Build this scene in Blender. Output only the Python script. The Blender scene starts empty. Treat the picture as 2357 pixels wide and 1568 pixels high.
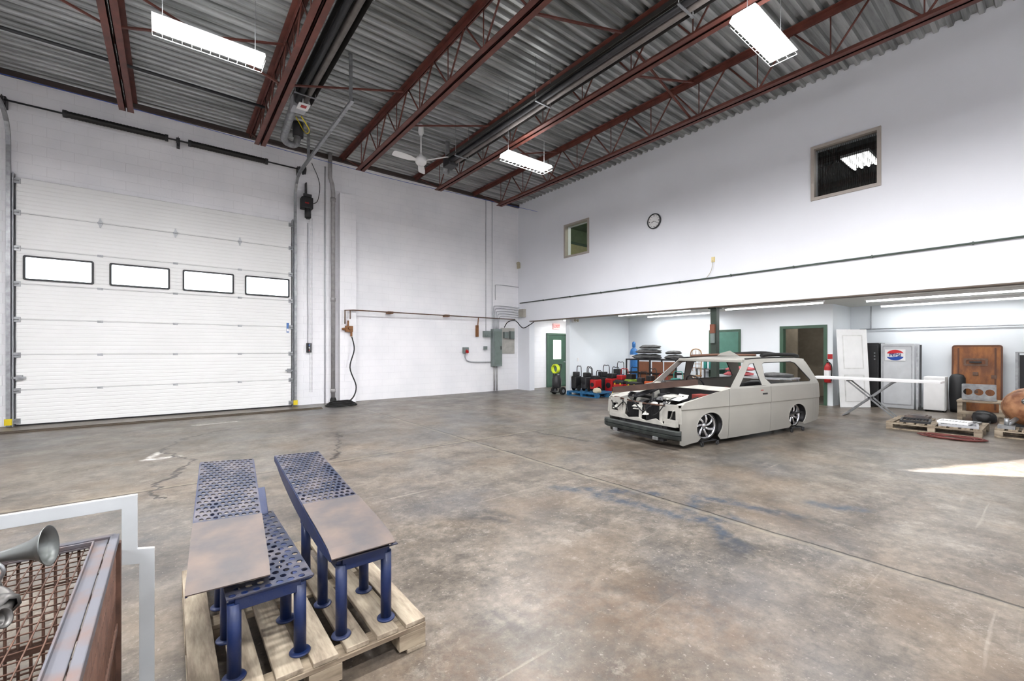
import bpy, bmesh, math, random
from mathutils import Vector, Matrix, noise
from mathutils.geometry import tessellate_polygon
random.seed(7)
scn=bpy.context.scene
COL=scn.collection
# ---------------------------------------------------------------- materials
def lin(c):
    out=[]
    for v in c:
        v=v/255.0
        out.append(v/12.92 if v<=0.04045 else ((v+0.055)/1.055)**2.4)
    return out
MATS={}
def M(name,col,rough=.5,metal=0.0,var=.12,scale=6.0,bump=0.0,emit=0.0,bscale=None,col2=None,thr=None):
    if name in MATS: return MATS[name]
    m=bpy.data.materials.new(name); m.use_nodes=True
    nt=m.node_tree; N=nt.nodes; L=nt.links
    b=N['Principled BSDF']
    c=lin(col)
    b.inputs['Roughness'].default_value=rough; b.inputs['Metallic'].default_value=metal
    tc=N.new('ShaderNodeTexCoord')
    nz=N.new('ShaderNodeTexNoise'); nz.inputs['Scale'].default_value=scale; nz.inputs['Detail'].default_value=5
    L.new(tc.outputs['Object'],nz.inputs['Vector'])
    rp=N.new('ShaderNodeValToRGB')
    a=[max(0,x*(1-var)) for x in c]; d=[min(1,x*(1+var)) for x in c]
    if col2 is not None: d=lin(col2)
    lo,hi=(.3,.7) if thr is None else thr
    rp.color_ramp.elements[0].position=lo; rp.color_ramp.elements[1].position=hi
    rp.color_ramp.elements[0].color=(*a,1); rp.color_ramp.elements[1].color=(*d,1)
    L.new(nz.outputs['Fac'],rp.inputs['Fac']); L.new(rp.outputs['Color'],b.inputs['Base Color'])
    if bump:
        n2=N.new('ShaderNodeTexNoise'); n2.inputs['Scale'].default_value=bscale or scale*6; n2.inputs['Detail'].default_value=3
        L.new(tc.outputs['Object'],n2.inputs['Vector'])
        bp=N.new('ShaderNodeBump'); bp.inputs['Strength'].default_value=bump; bp.inputs['Distance'].default_value=.01
        L.new(n2.outputs['Fac'],bp.inputs['Height']); L.new(bp.outputs['Normal'],b.inputs['Normal'])
    if emit:
        b.inputs['Emission Color'].default_value=(*c,1); b.inputs['Emission Strength'].default_value=emit
    MATS[name]=m; return m

def mat_block():
    m=bpy.data.materials.new('painted_block'); m.use_nodes=True
    nt=m.node_tree;N=nt.nodes;L=nt.links;b=N['Principled BSDF']; b.inputs['Roughness'].default_value=.5
    g=N.new('ShaderNodeNewGeometry'); s=N.new('ShaderNodeSeparateXYZ'); L.new(g.outputs['Position'],s.inputs[0])
    add=N.new('ShaderNodeMath'); L.new(s.outputs['X'],add.inputs[0]); L.new(s.outputs['Y'],add.inputs[1])
    cb=N.new('ShaderNodeCombineXYZ'); L.new(add.outputs[0],cb.inputs['X']); L.new(s.outputs['Z'],cb.inputs['Y'])
    br=N.new('ShaderNodeTexBrick'); br.inputs['Scale'].default_value=1.0
    br.inputs['Brick Width'].default_value=.4; br.inputs['Row Height'].default_value=.2
    br.inputs['Mortar Size'].default_value=.005; br.inputs['Mortar Smooth'].default_value=.5
    L.new(cb.outputs[0],br.inputs['Vector'])
    br.inputs['Color1'].default_value=(1,1,1,1);br.inputs['Color2'].default_value=(.96,.96,.96,1);br.inputs['Mortar'].default_value=(0,0,0,1)
    nz=N.new('ShaderNodeTexNoise'); nz.inputs['Scale'].default_value=1.2; nz.inputs['Detail'].default_value=6
    L.new(g.outputs['Position'],nz.inputs['Vector'])
    rp=N.new('ShaderNodeValToRGB'); rp.color_ramp.elements[0].position=.3; rp.color_ramp.elements[1].position=.65
    rp.color_ramp.elements[0].color=(*lin((238,238,242)),1); rp.color_ramp.elements[1].color=(*lin((248,247,250)),1)
    L.new(nz.outputs['Fac'],rp.inputs['Fac'])
    mx=N.new('ShaderNodeMixRGB'); mx.blend_type='MULTIPLY'; mx.inputs['Fac'].default_value=.08
    L.new(rp.outputs['Color'],mx.inputs[1]); L.new(br.outputs['Color'],mx.inputs[2]); L.new(mx.outputs[0],b.inputs['Base Color'])
    n2=N.new('ShaderNodeTexNoise'); n2.inputs['Scale'].default_value=30; L.new(g.outputs['Position'],n2.inputs['Vector'])
    ad=N.new('ShaderNodeMath'); ad.operation='MULTIPLY_ADD'; L.new(n2.outputs['Fac'],ad.inputs[0]); ad.inputs[1].default_value=.4; L.new(br.outputs['Color'],ad.inputs[2])
    bp=N.new('ShaderNodeBump'); bp.inputs['Strength'].default_value=.45; bp.inputs['Distance'].default_value=.012
    L.new(ad.outputs[0],bp.inputs['Height']); L.new(bp.outputs['Normal'],b.inputs['Normal'])
    return m

def mat_floor():
    m=bpy.data.materials.new('stained_concrete'); m.use_nodes=True
    nt=m.node_tree;N=nt.nodes;L=nt.links;b=N['Principled BSDF']
    g=N.new('ShaderNodeNewGeometry')
    def nz(scale,detail=6,rough=.55,vec=None):
        n=N.new('ShaderNodeTexNoise'); n.inputs['Scale'].default_value=scale; n.inputs['Detail'].default_value=detail; n.inputs['Roughness'].default_value=rough
        L.new(vec or g.outputs['Position'],n.inputs['Vector']); return n
    def ramp(sock,a,c,ca,cc):
        r=N.new('ShaderNodeValToRGB'); r.color_ramp.elements[0].position=a; r.color_ramp.elements[1].position=c
        r.color_ramp.elements[0].color=(*ca,1) ; r.color_ramp.elements[1].color=(*cc,1); L.new(sock,r.inputs['Fac']); return r.outputs['Color']
    def mix(f,a,c,mode='MIX'):
        x=N.new('ShaderNodeMixRGB'); x.blend_type=mode
        if isinstance(f,(int,float)): x.inputs['Fac'].default_value=f
        else: L.new(f,x.inputs['Fac'])
        for i,v in ((1,a),(2,c)):
            if isinstance(v,(tuple,list)): x.inputs[i].default_value=(*v,1)
            else: L.new(v,x.inputs[i])
        return x.outputs[0]
    def math_(op,a,c=None,clamp=False):
        x=N.new('ShaderNodeMath'); x.operation=op; x.use_clamp=clamp
        for i,v in ((0,a),(1,c)):
            if v is None: continue
            if isinstance(v,(int,float)): x.inputs[i].default_value=v
            else: L.new(v,x.inputs[i])
        return x.outputs[0]
    def vm(op,a,c):
        x=N.new('ShaderNodeVectorMath'); x.operation=op
        for i,v in ((0,a),(1,c)):
            if isinstance(v,(tuple,list)): x.inputs[i].default_value=v
            elif v is not None: L.new(v,x.inputs[i])
        return x
    P_=lambda o:vm('ADD',g.outputs['Position'],o).outputs[0]
    col=ramp(nz(.5,8).outputs['Fac'],.4,.6,lin((84,76,67)),lin((106,97,87)))
    col=mix(.6,col,ramp(nz(2.2,12,.72).outputs['Fac'],.4,.6,lin((64,58,51)),lin((120,111,100))))
    fine=ramp(nz(12,10,.8).outputs['Fac'],.38,.62,(.58,.58,.58),(1.3,1.3,1.3))
    col=mix(1.0,col,fine,'MULTIPLY')
    dark=ramp(nz(1.1,10,.7,P_((13.3,4.2,0))).outputs['Fac'],.53,.66,(0,0,0),(.55,.55,.55))
    col=mix(dark,col,lin((46,44,42)))
    tint=ramp(nz(.4,6,.55,P_((3.3,24.2,0))).outputs['Fac'],.52,.64,(0,0,0),(.35,.35,.35))
    col=mix(tint,col,lin((74,80,88)))
    brn=ramp(nz(.7,6,.6,P_((31.3,2.2,0))).outputs['Fac'],.5,.64,(0,0,0),(.4,.4,.4))
    col=mix(brn,col,lin((102,84,64)))
    lite=ramp(nz(4.5,12,.85,P_((1.3,7.2,3))).outputs['Fac'],.54,.64,(0,0,0),(.6,.6,.6))
    col=mix(lite,col,lin((142,135,125)))
    spk=ramp(nz(38,3,.6,P_((5,5,5))).outputs['Fac'],.63,.69,(0,0,0),(.5,.5,.5))
    col=mix(spk,col,lin((154,148,140)))
    # long thin scuffs
    def scuff(rot,off):
        mp=N.new('ShaderNodeMapping'); mp.inputs['Rotation'].default_value=(0,0,rot); mp.inputs['Scale'].default_value=(.5,14,1); mp.inputs['Location'].default_value=off; L.new(g.outputs['Position'],mp.inputs[0])
        return ramp(nz(1.0,4,.5,mp.outputs[0]).outputs['Fac'],.68,.74,(0,0,0),(.4,.4,.4))
    for rot,off,cc in ((.5,(3,1,0),(150,144,134)),(2.2,(7,5,0),(40,38,37)),(1.3,(17,2,0),(146,138,126))):
        col=mix(scuff(rot,off),col,lin(cc))
    w=nz(2.2,5,.6); wv=vm('SUBTRACT',w.outputs['Color'],(.5,.5,.5)); wv2=vm('SCALE',wv.outputs[0],None); wv2.inputs['Scale'].default_value=.4
    Pw=vm('ADD',g.outputs['Position'],wv2.outputs[0]); Pw=vm('MULTIPLY',Pw.outputs[0],(1,1,0)).outputs[0]
    w3=vm('SCALE',wv.outputs[0],None); w3.inputs['Scale'].default_value=.06
    Pj=vm('ADD',g.outputs['Position'],w3.outputs[0]).outputs[0]
    w4=nz(5,3); wv4=vm('SUBTRACT',w4.outputs['Color'],(.5,.5,.5)); w5=vm('SCALE',wv4.outputs[0],None); w5.inputs['Scale'].default_value=.35
    Pc=vm('MULTIPLY',vm('ADD',g.outputs['Position'],w5.outputs[0]).outputs[0],(1,1,0)).outputs[0]
    def segd(P,A,B):
        A=Vector((*A,0));B=Vector((*B,0)); ba=B-A; l2=max(ba.length_squared,1e-6)
        pa=vm('SUBTRACT',P,tuple(A)).outputs[0]
        dt=vm('DOT_PRODUCT',pa,tuple(ba/l2)).outputs['Value']
        h=math_('ADD',dt,0,True)
        s=N.new('ShaderNodeVectorMath'); s.operation='SCALE'; s.inputs[0].default_value=tuple(ba); L.new(h,s.inputs['Scale'])
        return vm('LENGTH',vm('SUBTRACT',pa,s.outputs[0]).outputs[0],None).outputs['Value']
    def band(d,r,soft):
        x=N.new('ShaderNodeMapRange'); x.inputs['From Min'].default_value=r; x.inputs['From Max'].default_value=r+soft
        x.inputs['To Min'].default_value=1; x.inputs['To Max'].default_value=0; x.clamp=True; L.new(d,x.inputs['Value']); return x.outputs[0]
    brk=ramp(nz(9,6,.7).outputs['Fac'],.4,.58,(.2,.2,.2),(1,1,1))
    def stains(lst,color,r,soft,amt,P=Pw):
        nonlocal col
        d=None
        for A,B in lst:
            x=segd(P,A,B); d=x if d is None else math_('MINIMUM',d,x)
        f=math_('MULTIPLY',math_('MULTIPLY',band(d,r,soft),amt),brk)
        col=mix(f,col,color)
    stains([((3.5,2.95),(3.6,2.1)),((3.6,2.1),(3.95,1.75)),((4.25,2.35),(4.45,1.5)),((3.75,1.95),(3.35,1.5)),((4.3,2.3),(3.8,2.2)),((4.95,1.5),(5.05,1.2)),((3.3,3.4),(4.0,2.6))],lin((36,50,66)),.03,.1,.9)
    stains([((1.42,1.95),(1.5,1.75)),((2.95,-.05),(2.75,.05)),((.9,4.3),(1.1,4.1)),((3.35,1.55),(3.3,1.45)),((4.4,1.6),(4.35,1.5)),((2.2,3.2),(2.3,3.1))],lin((34,34,36)),.05,.2,.75)
    stains([((6.2,3.1),(8.0,3.0)),((5.4,4.0),(5.6,6.0)),((-.8,8.6),(1.2,9.4)),((2.5,8),(3.3,7.2))],lin((52,49,46)),.2,.8,.6)
    stains([((-.28,7.75),(-.15,8.1)),((-.28,7.75),(.1,7.7)),((.4,10.6),(1.1,10.7))],lin((205,202,196)),.02,.08,.85)
    stains([((1.1,1.75),(1.35,1.05)),((1.9,1.8),(2.3,1.2)),((1.3,1.3),(1.9,.7))],lin((96,72,50)),.1,.4,.4)
    sp=N.new('ShaderNodeSeparateXYZ'); L.new(Pj,sp.inputs[0])
    jx=band(math_('ABSOLUTE',math_('SUBTRACT',sp.outputs['X'],3.9)),.006,.01)
    jy=band(math_('ABSOLUTE',math_('SUBTRACT',sp.outputs['Y'],6.0)),.005,.01)
    j2=band(math_('ABSOLUTE',math_('SUBTRACT',sp.outputs['X'],10.5)),.006,.012)
    jj=math_('MAXIMUM',math_('MAXIMUM',jx,jy),j2)
    col=mix(math_('MULTIPLY',jj,.9),col,lin((28,25,22)))
    jl=math_('MAXIMUM',band(math_('ABSOLUTE',math_('SUBTRACT',sp.outputs['X'],3.86)),.012,.03),band(math_('ABSOLUTE',math_('SUBTRACT',sp.outputs['Y'],6.05)),.012,.03))
    col=mix(math_('MULTIPLY',math_('MULTIPLY',jl,.4),brk),col,lin((144,136,118)))
    cr=[((-.15,5.95),(.25,7.3)),((.25,7.3),(-.1,8.2)),((-.1,8.2),(.2,9.2)),((.2,9.2),(1.1,9.9)),((1.75,6.1),(2.2,7.4)),((2.2,7.4),(2.4,8.1)),((-.15,5.95),(-.05,5.6)),((5.2,6.0),(5.4,4.6))]
    d=None
    for A,B in cr:
        x=segd(Pc,A,B); d=x if d is None else math_('MINIMUM',d,x)
    cf=band(d,.012,.018)
    col=mix(math_('MULTIPLY',cf,.9),col,lin((36,29,24)))
    L.new(col,b.inputs['Base Color'])
    rg=N.new('ShaderNodeMapRange'); rg.inputs['To Min'].default_value=.16; rg.inputs['To Max'].default_value=.6; L.new(nz(1.6,6,.6).outputs['Fac'],rg.inputs['Value']); L.new(rg.outputs[0],b.inputs['Roughness'])
    hh=math_('SUBTRACT',nz(18,6,.7).outputs['Fac'],math_('MULTIPLY',math_('MAXIMUM',jj,cf),1.5))
    bp=N.new('ShaderNodeBump'); bp.inputs['Strength'].default_value=.2; bp.inputs['Distance'].default_value=.01; L.new(hh,bp.inputs['Height']); L.new(bp.outputs['Normal'],b.inputs['Normal'])
    return m

def mat_glass(name,tint=(.9,.92,.92),f=.07):
    m=bpy.data.materials.new(name); m.use_nodes=True
    nt=m.node_tree;N=nt.nodes;L=nt.links
    N.remove(N['Principled BSDF']); o=N['Material Output']
    t=N.new('ShaderNodeBsdfTransparent'); t.inputs[0].default_value=(*tint,1)
    g=N.new('ShaderNodeBsdfGlossy'); g.inputs['Roughness'].default_value=.02
    mx=N.new('ShaderNodeMixShader'); mx.inputs[0].default_value=f; L.new(t.outputs[0],mx.inputs[1]); L.new(g.outputs[0],mx.inputs[2]); L.new(mx.outputs[0],o.inputs[0])
    return m

def mat_wood(name,c1,c2,scale=(2,18,18),rough=.6,metal=0):
    if name in MATS: return MATS[name]
    m=bpy.data.materials.new(name); m.use_nodes=True
    nt=m.node_tree;N=nt.nodes;L=nt.links;b=N['Principled BSDF']; b.inputs['Roughness'].default_value=rough; b.inputs['Metallic'].default_value=metal
    tc=N.new('ShaderNodeTexCoord'); mp=N.new('ShaderNodeMapping'); mp.inputs['Scale'].default_value=scale; L.new(tc.outputs['Object'],mp.inputs[0])
    nz=N.new('ShaderNodeTexNoise'); nz.inputs['Scale'].default_value=1; nz.inputs['Detail'].default_value=8; nz.inputs['Roughness'].default_value=.65; L.new(mp.outputs[0],nz.inputs['Vector'])
    rp=N.new('ShaderNodeValToRGB'); rp.color_ramp.elements[0].position=.38; rp.color_ramp.elements[1].position=.62
    rp.color_ramp.elements[0].color=(*lin(c1),1); rp.color_ramp.elements[1].color=(*lin(c2),1)
    L.new(nz.outputs['Fac'],rp.inputs[0]); L.new(rp.outputs[0],b.inputs['Base Color']); MATS[name]=m; return m

block=mat_block(); floorm=mat_floor(); glass=mat_glass('window_glass',(.92,.95,.94)); glassdark=mat_glass('dark_window_glass',(.6,.62,.62),.09)
wallw=M('painted_drywall',(233,235,241),.6,var=.03,scale=.6,bump=.05,bscale=60)
wallblue=M('recess_wall_paint',(229,234,238),.6,var=.03,scale=.8)
ceilw=M('recess_ceiling_paint',(206,206,200),.7,var=.03)
green=M('green_trim_paint',(56,84,66),.45,var=.1)
greendoor=M('green_door_paint',(48,78,62),.45,var=.1)
taupe=M('taupe_window_frame',(168,160,152),.5,var=.06)
deckm=mat_wood('galvanised_deck',(120,122,120),(182,184,182),(.35,5,5),.4,.6)
rust=M('red_oxide_steel',(90,46,36),.6,.0,var=.3,scale=5,bump=.1)
galv=M('galvanised_steel',(150,152,154),.4,.7,var=.25,scale=12)
galvl=M('light_galvanised',(176,178,182),.45,.4,var=.15,scale=10)
blackm=M('black_plastic',(24,24,26),.5,var=.2)
rubber=M('black_rubber',(20,20,20),.75,var=.2)
white=M('white_enamel',(235,235,235),.4,var=.03)
doorw=M('garage_door_enamel',(233,233,232),.42,var=.03,scale=.9)
greyp=M('dirty_grey_pipe',(160,158,158),.6,.1,var=.18,scale=9)
brownp=M('rusty_brown_pipe',(100,76,62),.6,.2,var=.3,scale=14)
orangeb=M('brown_rust_bracket',(132,88,50),.6,.1,var=.3,scale=16)
egrey=M('electrical_grey',(122,132,130),.5,.2,var=.08)
beige=M('beige_plastic',(186,178,154),.5,var=.05)
red=M('red_enamel',(166,24,26),.4,var=.1)
redtext=M('red_lit_letter',(235,40,35),.4,emit=1.0)
yellow=M('yellow_paint',(214,190,30),.45,var=.1)
orange=M('orange_paint',(185,80,35),.5,var=.1)
chrome=M('polished_aluminium',(205,205,208),.16,1.0,var=.05)
carpaint=M('silver_beige_car_paint',(160,158,151),.34,.3,var=.05,scale=2)
carprim=M('pale_bare_primer',(174,172,165),.5,.1,var=.15,scale=6)
darkbump=M('black_green_bumper',(30,36,35),.45,var=.35,scale=6,col2=(70,76,72),thr=(.45,.9))
bluesteel=M('blue_painted_steel',(20,42,92),.45,.1,var=.3,scale=9,bump=.1,col2=(50,54,72),thr=(.5,.8))
perfm=M('worn_blue_grey_deck',(46,54,78),.5,.3,var=.3,scale=9,col2=(104,98,102),thr=(.42,.75))
sheetm=M('dull_grey_sheet_steel',(84,79,80),.6,.1,var=.18,scale=5,col2=(112,96,86),thr=(.4,.75),bump=.05)
rustgrid=M('rusty_cage_steel',(88,62,50),.65,.3,var=.35,scale=15,bump=.15)
rimgrey=M('weathered_grey_steel',(112,112,120),.5,.35,var=.25,scale=9,col2=(110,84,70),thr=(.45,.8))
wood=mat_wood('pallet_pine',(112,99,84),(170,157,137),(14,2,14),.75)
woodx=mat_wood('pallet_pine_cross',(108,94,78),(162,148,127),(2,14,14),.75)
bluewood=mat_wood('blue_pallet_paint',(24,78,120),(40,106,148),(3,12,12))
ply=mat_wood('varnished_plywood',(108,60,24),(160,100,44),(3,3,1.2),.45)
blanket=M('grey_quilted_blanket',(84,84,84),.95,var=.3,scale=14,bump=.6,bscale=25)
pinkcloth=M('red_pink_blanket',(186,96,100),.95,var=.25,scale=10,bump=.5,bscale=25)
greydark=M('dark_grey_steel',(52,52,54),.5,.4,var=.2)
tankm=M('rusty_orange_tank',(128,76,46),.6,.1,var=.3,scale=7,col2=(184,136,98),thr=(.35,.75),bump=.2)
hosered=M('dark_red_hose',(96,40,34),.6,var=.15)
bluegas=M('blue_gas_cylinder_paint',(34,100,160),.4,var=.1)
brass=M('brass',(170,140,70),.3,.9,var=.1)
teal=M('teal_plastic',(40,130,120),.5,var=.1)
tube_e=M('lamp_tube_glow',(255,252,248),.4,emit=16,var=0)
strip_e=M('strip_tube_glow',(250,252,255),.4,emit=6,var=0)
pane_e=M('daylight_door_pane',(238,247,255),.4,emit=1.9,var=0)
paneex=M('daylight_exit_pane',(225,238,225),.4,emit=.8,var=0)
# ---------------------------------------------------------------- geometry helpers
def nb(): return bmesh.new()
def box(bm,x0,x1,y0,y1,z0,z1,mi=0):
    vs=[bm.verts.new(p) for p in ((x0,y0,z0),(x1,y0,z0),(x1,y1,z0),(x0,y1,z0),(x0,y0,z1),(x1,y0,z1),(x1,y1,z1),(x0,y1,z1))]
    for f in ((3,2,1,0),(4,5,6,7),(0,1,5,4),(1,2,6,5),(2,3,7,6),(3,0,4,7)):
        fc=bm.faces.new([vs[i] for i in f]); fc.material_index=mi
    return vs
def obox(bm,c,ax,size,mi=0):
    vs=box(bm,-size[0]/2,size[0]/2,-size[1]/2,size[1]/2,-size[2]/2,size[2]/2,mi)
    c=Vector(c)
    for v in vs: p=v.co.copy(); v.co=c+ax[0]*p.x+ax[1]*p.y+ax[2]*p.z
def rod(bm,p0,p1,r0,r1=None,seg=12,mi=0,cap=True):
    p0=Vector(p0);p1=Vector(p1); r1=r0 if r1 is None else r1
    d=(p1-p0)
    if d.length<1e-6: return
    d.normalize(); a=d.orthogonal().normalized(); b=d.cross(a)
    R0=[];R1=[]
    for i in range(seg):
        t=2*math.pi*i/seg; o=a*math.cos(t)+b*math.sin(t)
        R0.append(bm.verts.new(p0+o*r0)); R1.append(bm.verts.new(p1+o*r1))
    for i in range(seg):
        j=(i+1)%seg; f=bm.faces.new((R0[i],R0[j],R1[j],R1[i])); f.material_index=mi; f.smooth=True
    if cap:
        if r0>1e-5: bm.faces.new(R0[::-1]).material_index=mi
        if r1>1e-5: bm.faces.new(R1).material_index=mi
def bar(bm,p0,p1,w,h,mi=0,up=(0,0,1)):
    p0=Vector(p0);p1=Vector(p1);d=p1-p0;L=d.length;d.normalize()
    u=Vector(up); s=d.cross(u)
    if s.length<1e-4: s=d.orthogonal()
    s.normalize(); u=s.cross(d)
    obox(bm,(p0+p1)/2,(d,s,u),(L,w,h),mi)
def tube(bm,pts,r,seg=8,mi=0,closed=False):
    pts=[Vector(p) for p in pts]; n=len(pts); rings=[]; a=None
    for i,p in enumerate(pts):
        if closed: d=pts[(i+1)%n]-pts[i-1]
        else: d=pts[min(i+1,n-1)]-pts[max(i-1,0)]
        d.normalize()
        if a is None: a=d.orthogonal().normalized()
        else:
            a=a-d*a.dot(d)
            if a.length<1e-5: a=d.orthogonal()
            a.normalize()
        b=d.cross(a); rr=r[i] if isinstance(r,(list,tuple)) else r
        rings.append([bm.verts.new(p+(a*math.cos(2*math.pi*k/seg)+b*math.sin(2*math.pi*k/seg))*rr) for k in range(seg)])
    m=n if closed else n-1
    for i in range(m):
        A=rings[i];B=rings[(i+1)%n]
        for k in range(seg):
            l=(k+1)%seg; f=bm.faces.new((A[k],A[l],B[l],B[k])); f.material_index=mi; f.smooth=True
    if not closed:
        bm.faces.new(rings[0][::-1]).material_index=mi; bm.faces.new(rings[-1]).material_index=mi
def smooth(pts,n=6):
    pts=[Vector(p) for p in pts]; out=[]
    for i in range(len(pts)-1):
        p0=pts[max(i-1,0)];p1=pts[i];p2=pts[i+1];p3=pts[min(i+2,len(pts)-1)]
        for k in range(n):
            t=k/n
            out.append(.5*((2*p1)+(-p0+p2)*t+(2*p0-5*p1+4*p2-p3)*t*t+(-p0+3*p1-3*p2+p3)*t**3))
    out.append(pts[-1]); return out
def lathe(bm,prof,c=(0,0,0),axis=(0,0,1),seg=24,mi=0,mis=None):
    c=Vector(c);d=Vector(axis).normalized();a=d.orthogonal().normalized();b=d.cross(a);rings=[]
    for r,h in prof:
        rings.append([bm.verts.new(c+d*h+(a*math.cos(2*math.pi*k/seg)+b*math.sin(2*math.pi*k/seg))*max(r,1e-4)) for k in range(seg)])
    for i in range(len(rings)-1):
        for k in range(seg):
            l=(k+1)%seg; f=bm.faces.new((rings[i][k],rings[i][l],rings[i+1][l],rings[i+1][k])); f.material_index=mis[i] if mis else mi; f.smooth=True
def rrect(cx,cy,w,h,r,n=5):
    pts=[]
    for (sx,sy,a0) in ((1,1,0),(-1,1,90),(-1,-1,180),(1,-1,270)):
        for k in range(n+1):
            a=math.radians(a0+90*k/n); pts.append((cx+sx*(w/2-r)+r*math.cos(a),cy+sy*(h/2-r)+r*math.sin(a)))
    return pts
def arc(cx,cy,r,a0,a1,n=12,ry=None):
    ry=ry or r
    return [(cx+r*math.cos(math.radians(a0+(a1-a0)*k/n)),cy+ry*math.sin(math.radians(a0+(a1-a0)*k/n))) for k in range(n+1)]
def plate(bm,outer,holes,f,thick,mi=0):
    loops=[outer]+list(holes)
    tess=tessellate_polygon([[Vector((p[0],p[1],0)) for p in l] for l in loops])
    flat=[p for l in loops for p in l]
    A=[bm.verts.new(f(p[0],p[1],0)) for p in flat]
    for t in tess:
        try: bm.faces.new([A[i] for i in t]).material_index=mi
        except ValueError: pass
    if thick:
        B=[bm.verts.new(f(p[0],p[1],thick)) for p in flat]
        for t in tess:
            try: bm.faces.new([B[i] for i in reversed(t)]).material_index=mi
            except ValueError: pass
        o=0
        for l in loops:
            n=len(l)
            for i in range(n):
                j=(i+1)%n
                try: bm.faces.new((A[o+i],A[o+j],B[o+j],B[o+i])).material_index=mi
                except ValueError: pass
            o+=n
fY=lambda y0:(lambda u,v,w:(u,y0-w,v))
fX=lambda x0:(lambda u,v,w:(x0-w,u,v))
# ---------------------------------------------------------------- object helpers
TM={}
def T(name,label,cat,loc=(0,0,0),rz=0,group=None,kind=None):
    e=bpy.data.objects.new(name,None); e.empty_display_size=.1; COL.objects.link(e)
    e.location=loc; e.rotation_euler=(0,0,rz)
    e['label']=label; e['category']=cat
    if group: e['group']=group
    if kind: e['kind']=kind
    TM[e.name]=Matrix.Translation(loc)@Matrix.Rotation(rz,4,'Z')
    return e
def P(bm,name,mats,parent=None,world=False,bevel=0,label=None,solid=0,fixn=True):
    if fixn: bmesh.ops.recalc_face_normals(bm,faces=bm.faces[:])
    if parent is not None and world: bm.transform(TM[parent.name].inverted())
    me=bpy.data.meshes.new(name); bm.to_mesh(me); bm.free()
    if not isinstance(mats,(list,tuple)): mats=[mats]
    for m in mats: me.materials.append(m)
    o=bpy.data.objects.new(name,me); COL.objects.link(o)
    if parent is not None: o.parent=parent
    if solid:
        s=o.modifiers.new('solid','SOLIDIFY'); s.thickness=solid; s.offset=0
    if bevel:
        s=o.modifiers.new('bevel','BEVEL'); s.width=bevel; s.segments=2; s.limit_method='ANGLE'
    if label: o['label']=label
    return o
def S(bm,name,mats,label=None,bevel=0):
    o=P(bm,name,mats,bevel=bevel); o['kind']='structure'
    if label: o['label']=label
    return o
def solo(bm,name,mats,label,cat,bevel=0,group=None,kind=None,solid=0):
    xs=[v.co.x for v in bm.verts];ys=[v.co.y for v in bm.verts];zs=[v.co.z for v in bm.verts]
    c=Vector(((min(xs)+max(xs))/2,(min(ys)+max(ys))/2,min(zs)))
    bmesh.ops.translate(bm,vec=-c,verts=bm.verts[:])
    o=P(bm,name,mats,bevel=bevel,solid=solid); o.location=c; o['label']=label; o['category']=cat
    if group:o['group']=group
    if kind:o['kind']=kind
    return o
def textmesh(s,size,M4,name,mat,parent,ext=.002,world=True,off=0):
    cu=bpy.data.curves.new('t','FONT'); cu.body=s; cu.size=size; cu.extrude=ext; cu.align_x='CENTER'; cu.align_y='CENTER'; cu.offset=off
    to=bpy.data.objects.new('t',cu); COL.objects.link(to); bpy.context.view_layer.update()
    me=bpy.data.meshes.new_from_object(to.evaluated_get(bpy.context.evaluated_depsgraph_get()))
    bpy.data.objects.remove(to); bpy.data.curves.remove(cu)
    bm=nb(); bm.from_mesh(me); bpy.data.meshes.remove(me); bm.transform(M4)
    return P(bm,name,mat,parent,world=world)
def facingX(x,y,z):
    return Matrix(((0,0,-1,x),(-1,0,0,y),(0,1,0,z),(0,0,0,1)))
def facingY(x,y,z):
    return Matrix(((1,0,0,x),(0,0,-1,y),(0,1,0,z),(0,0,0,1)))
def blob(bm,c,r,amp=.25,fr=3.0,mi=0):
    c=Vector(c)
    bmt=bmesh.ops.create_icosphere(bm,subdivisions=3,radius=1.0)
    for v in bmt['verts']:
        p=v.co.normalized(); k=1+amp*noise.noise(p*fr+c); v.co=c+Vector((p.x*r[0]*k,p.y*r[1]*k,max(p.z*r[2]*k,-r[2]*.6)))
    for v in bmt['verts']:
        for f in v.link_faces: f.smooth=True; f.material_index=mi
# ================================================================= SETTING
H=7.0; XB=10.34; YA=12.75
bm=nb(); box(bm,-4.7,17.5,-4.2,13.0,-.1,0); S(bm,'floor',floorm,'stained bare concrete slab with saw-cut joints and cracks')
bm=nb(); box(bm,-4.7,15.6,YA,YA+.2,0,H+.1); S(bm,'wall_north',block,'white painted concrete block wall')
bm=nb(); box(bm,-4.7,-4.5,-4.2,YA,0,H+.1); S(bm,'wall_west',block)
bm=nb(); box(bm,3.75,4.2,YA-.22,YA-.001,.001,5.9); S(bm,'wall_pilaster',block,'white painted block pilaster',bevel=.005)
sd=Vector((.30,-.88,.36)).normalized()
sun_patch_hole=[]
for (x,y) in ((7.1,1.25),(7.95,.22),(8.7,-.75),(10.9,-.7),(9.1,.36)):
    k=(y+4.0)/-sd.y; sun_patch_hole.append((x+sd.x*k,sd.z*k))
bm=nb(); plate(bm,[(-4.7,0),(16.0,0),(16.0,H+.1),(-4.7,H+.1)],[sun_patch_hole],lambda u,v,w:(u,-4.0-w,v),.02); S(bm,'wall_south',wallw)  # unseen opening, outline projected back from the floor to shape the sun patch
bm=nb()
zo0,zo1=4.59,5.59; X0,X1=XB,XB+.25
box(bm,X0,X1,-4,YA,2.55,zo0); box(bm,X0,X1,-4,YA,zo1,H+.1)
for a,b_ in ((-4,2.13),(3.15,9.25),(10.24,YA)): box(bm,X0,X1,a,b_,zo0,zo1)
box(bm,X0,X1,12.09,YA,0,2.55)
S(bm,'wall_east',wallw,'tall smooth white upper wall over the recess')
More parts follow.
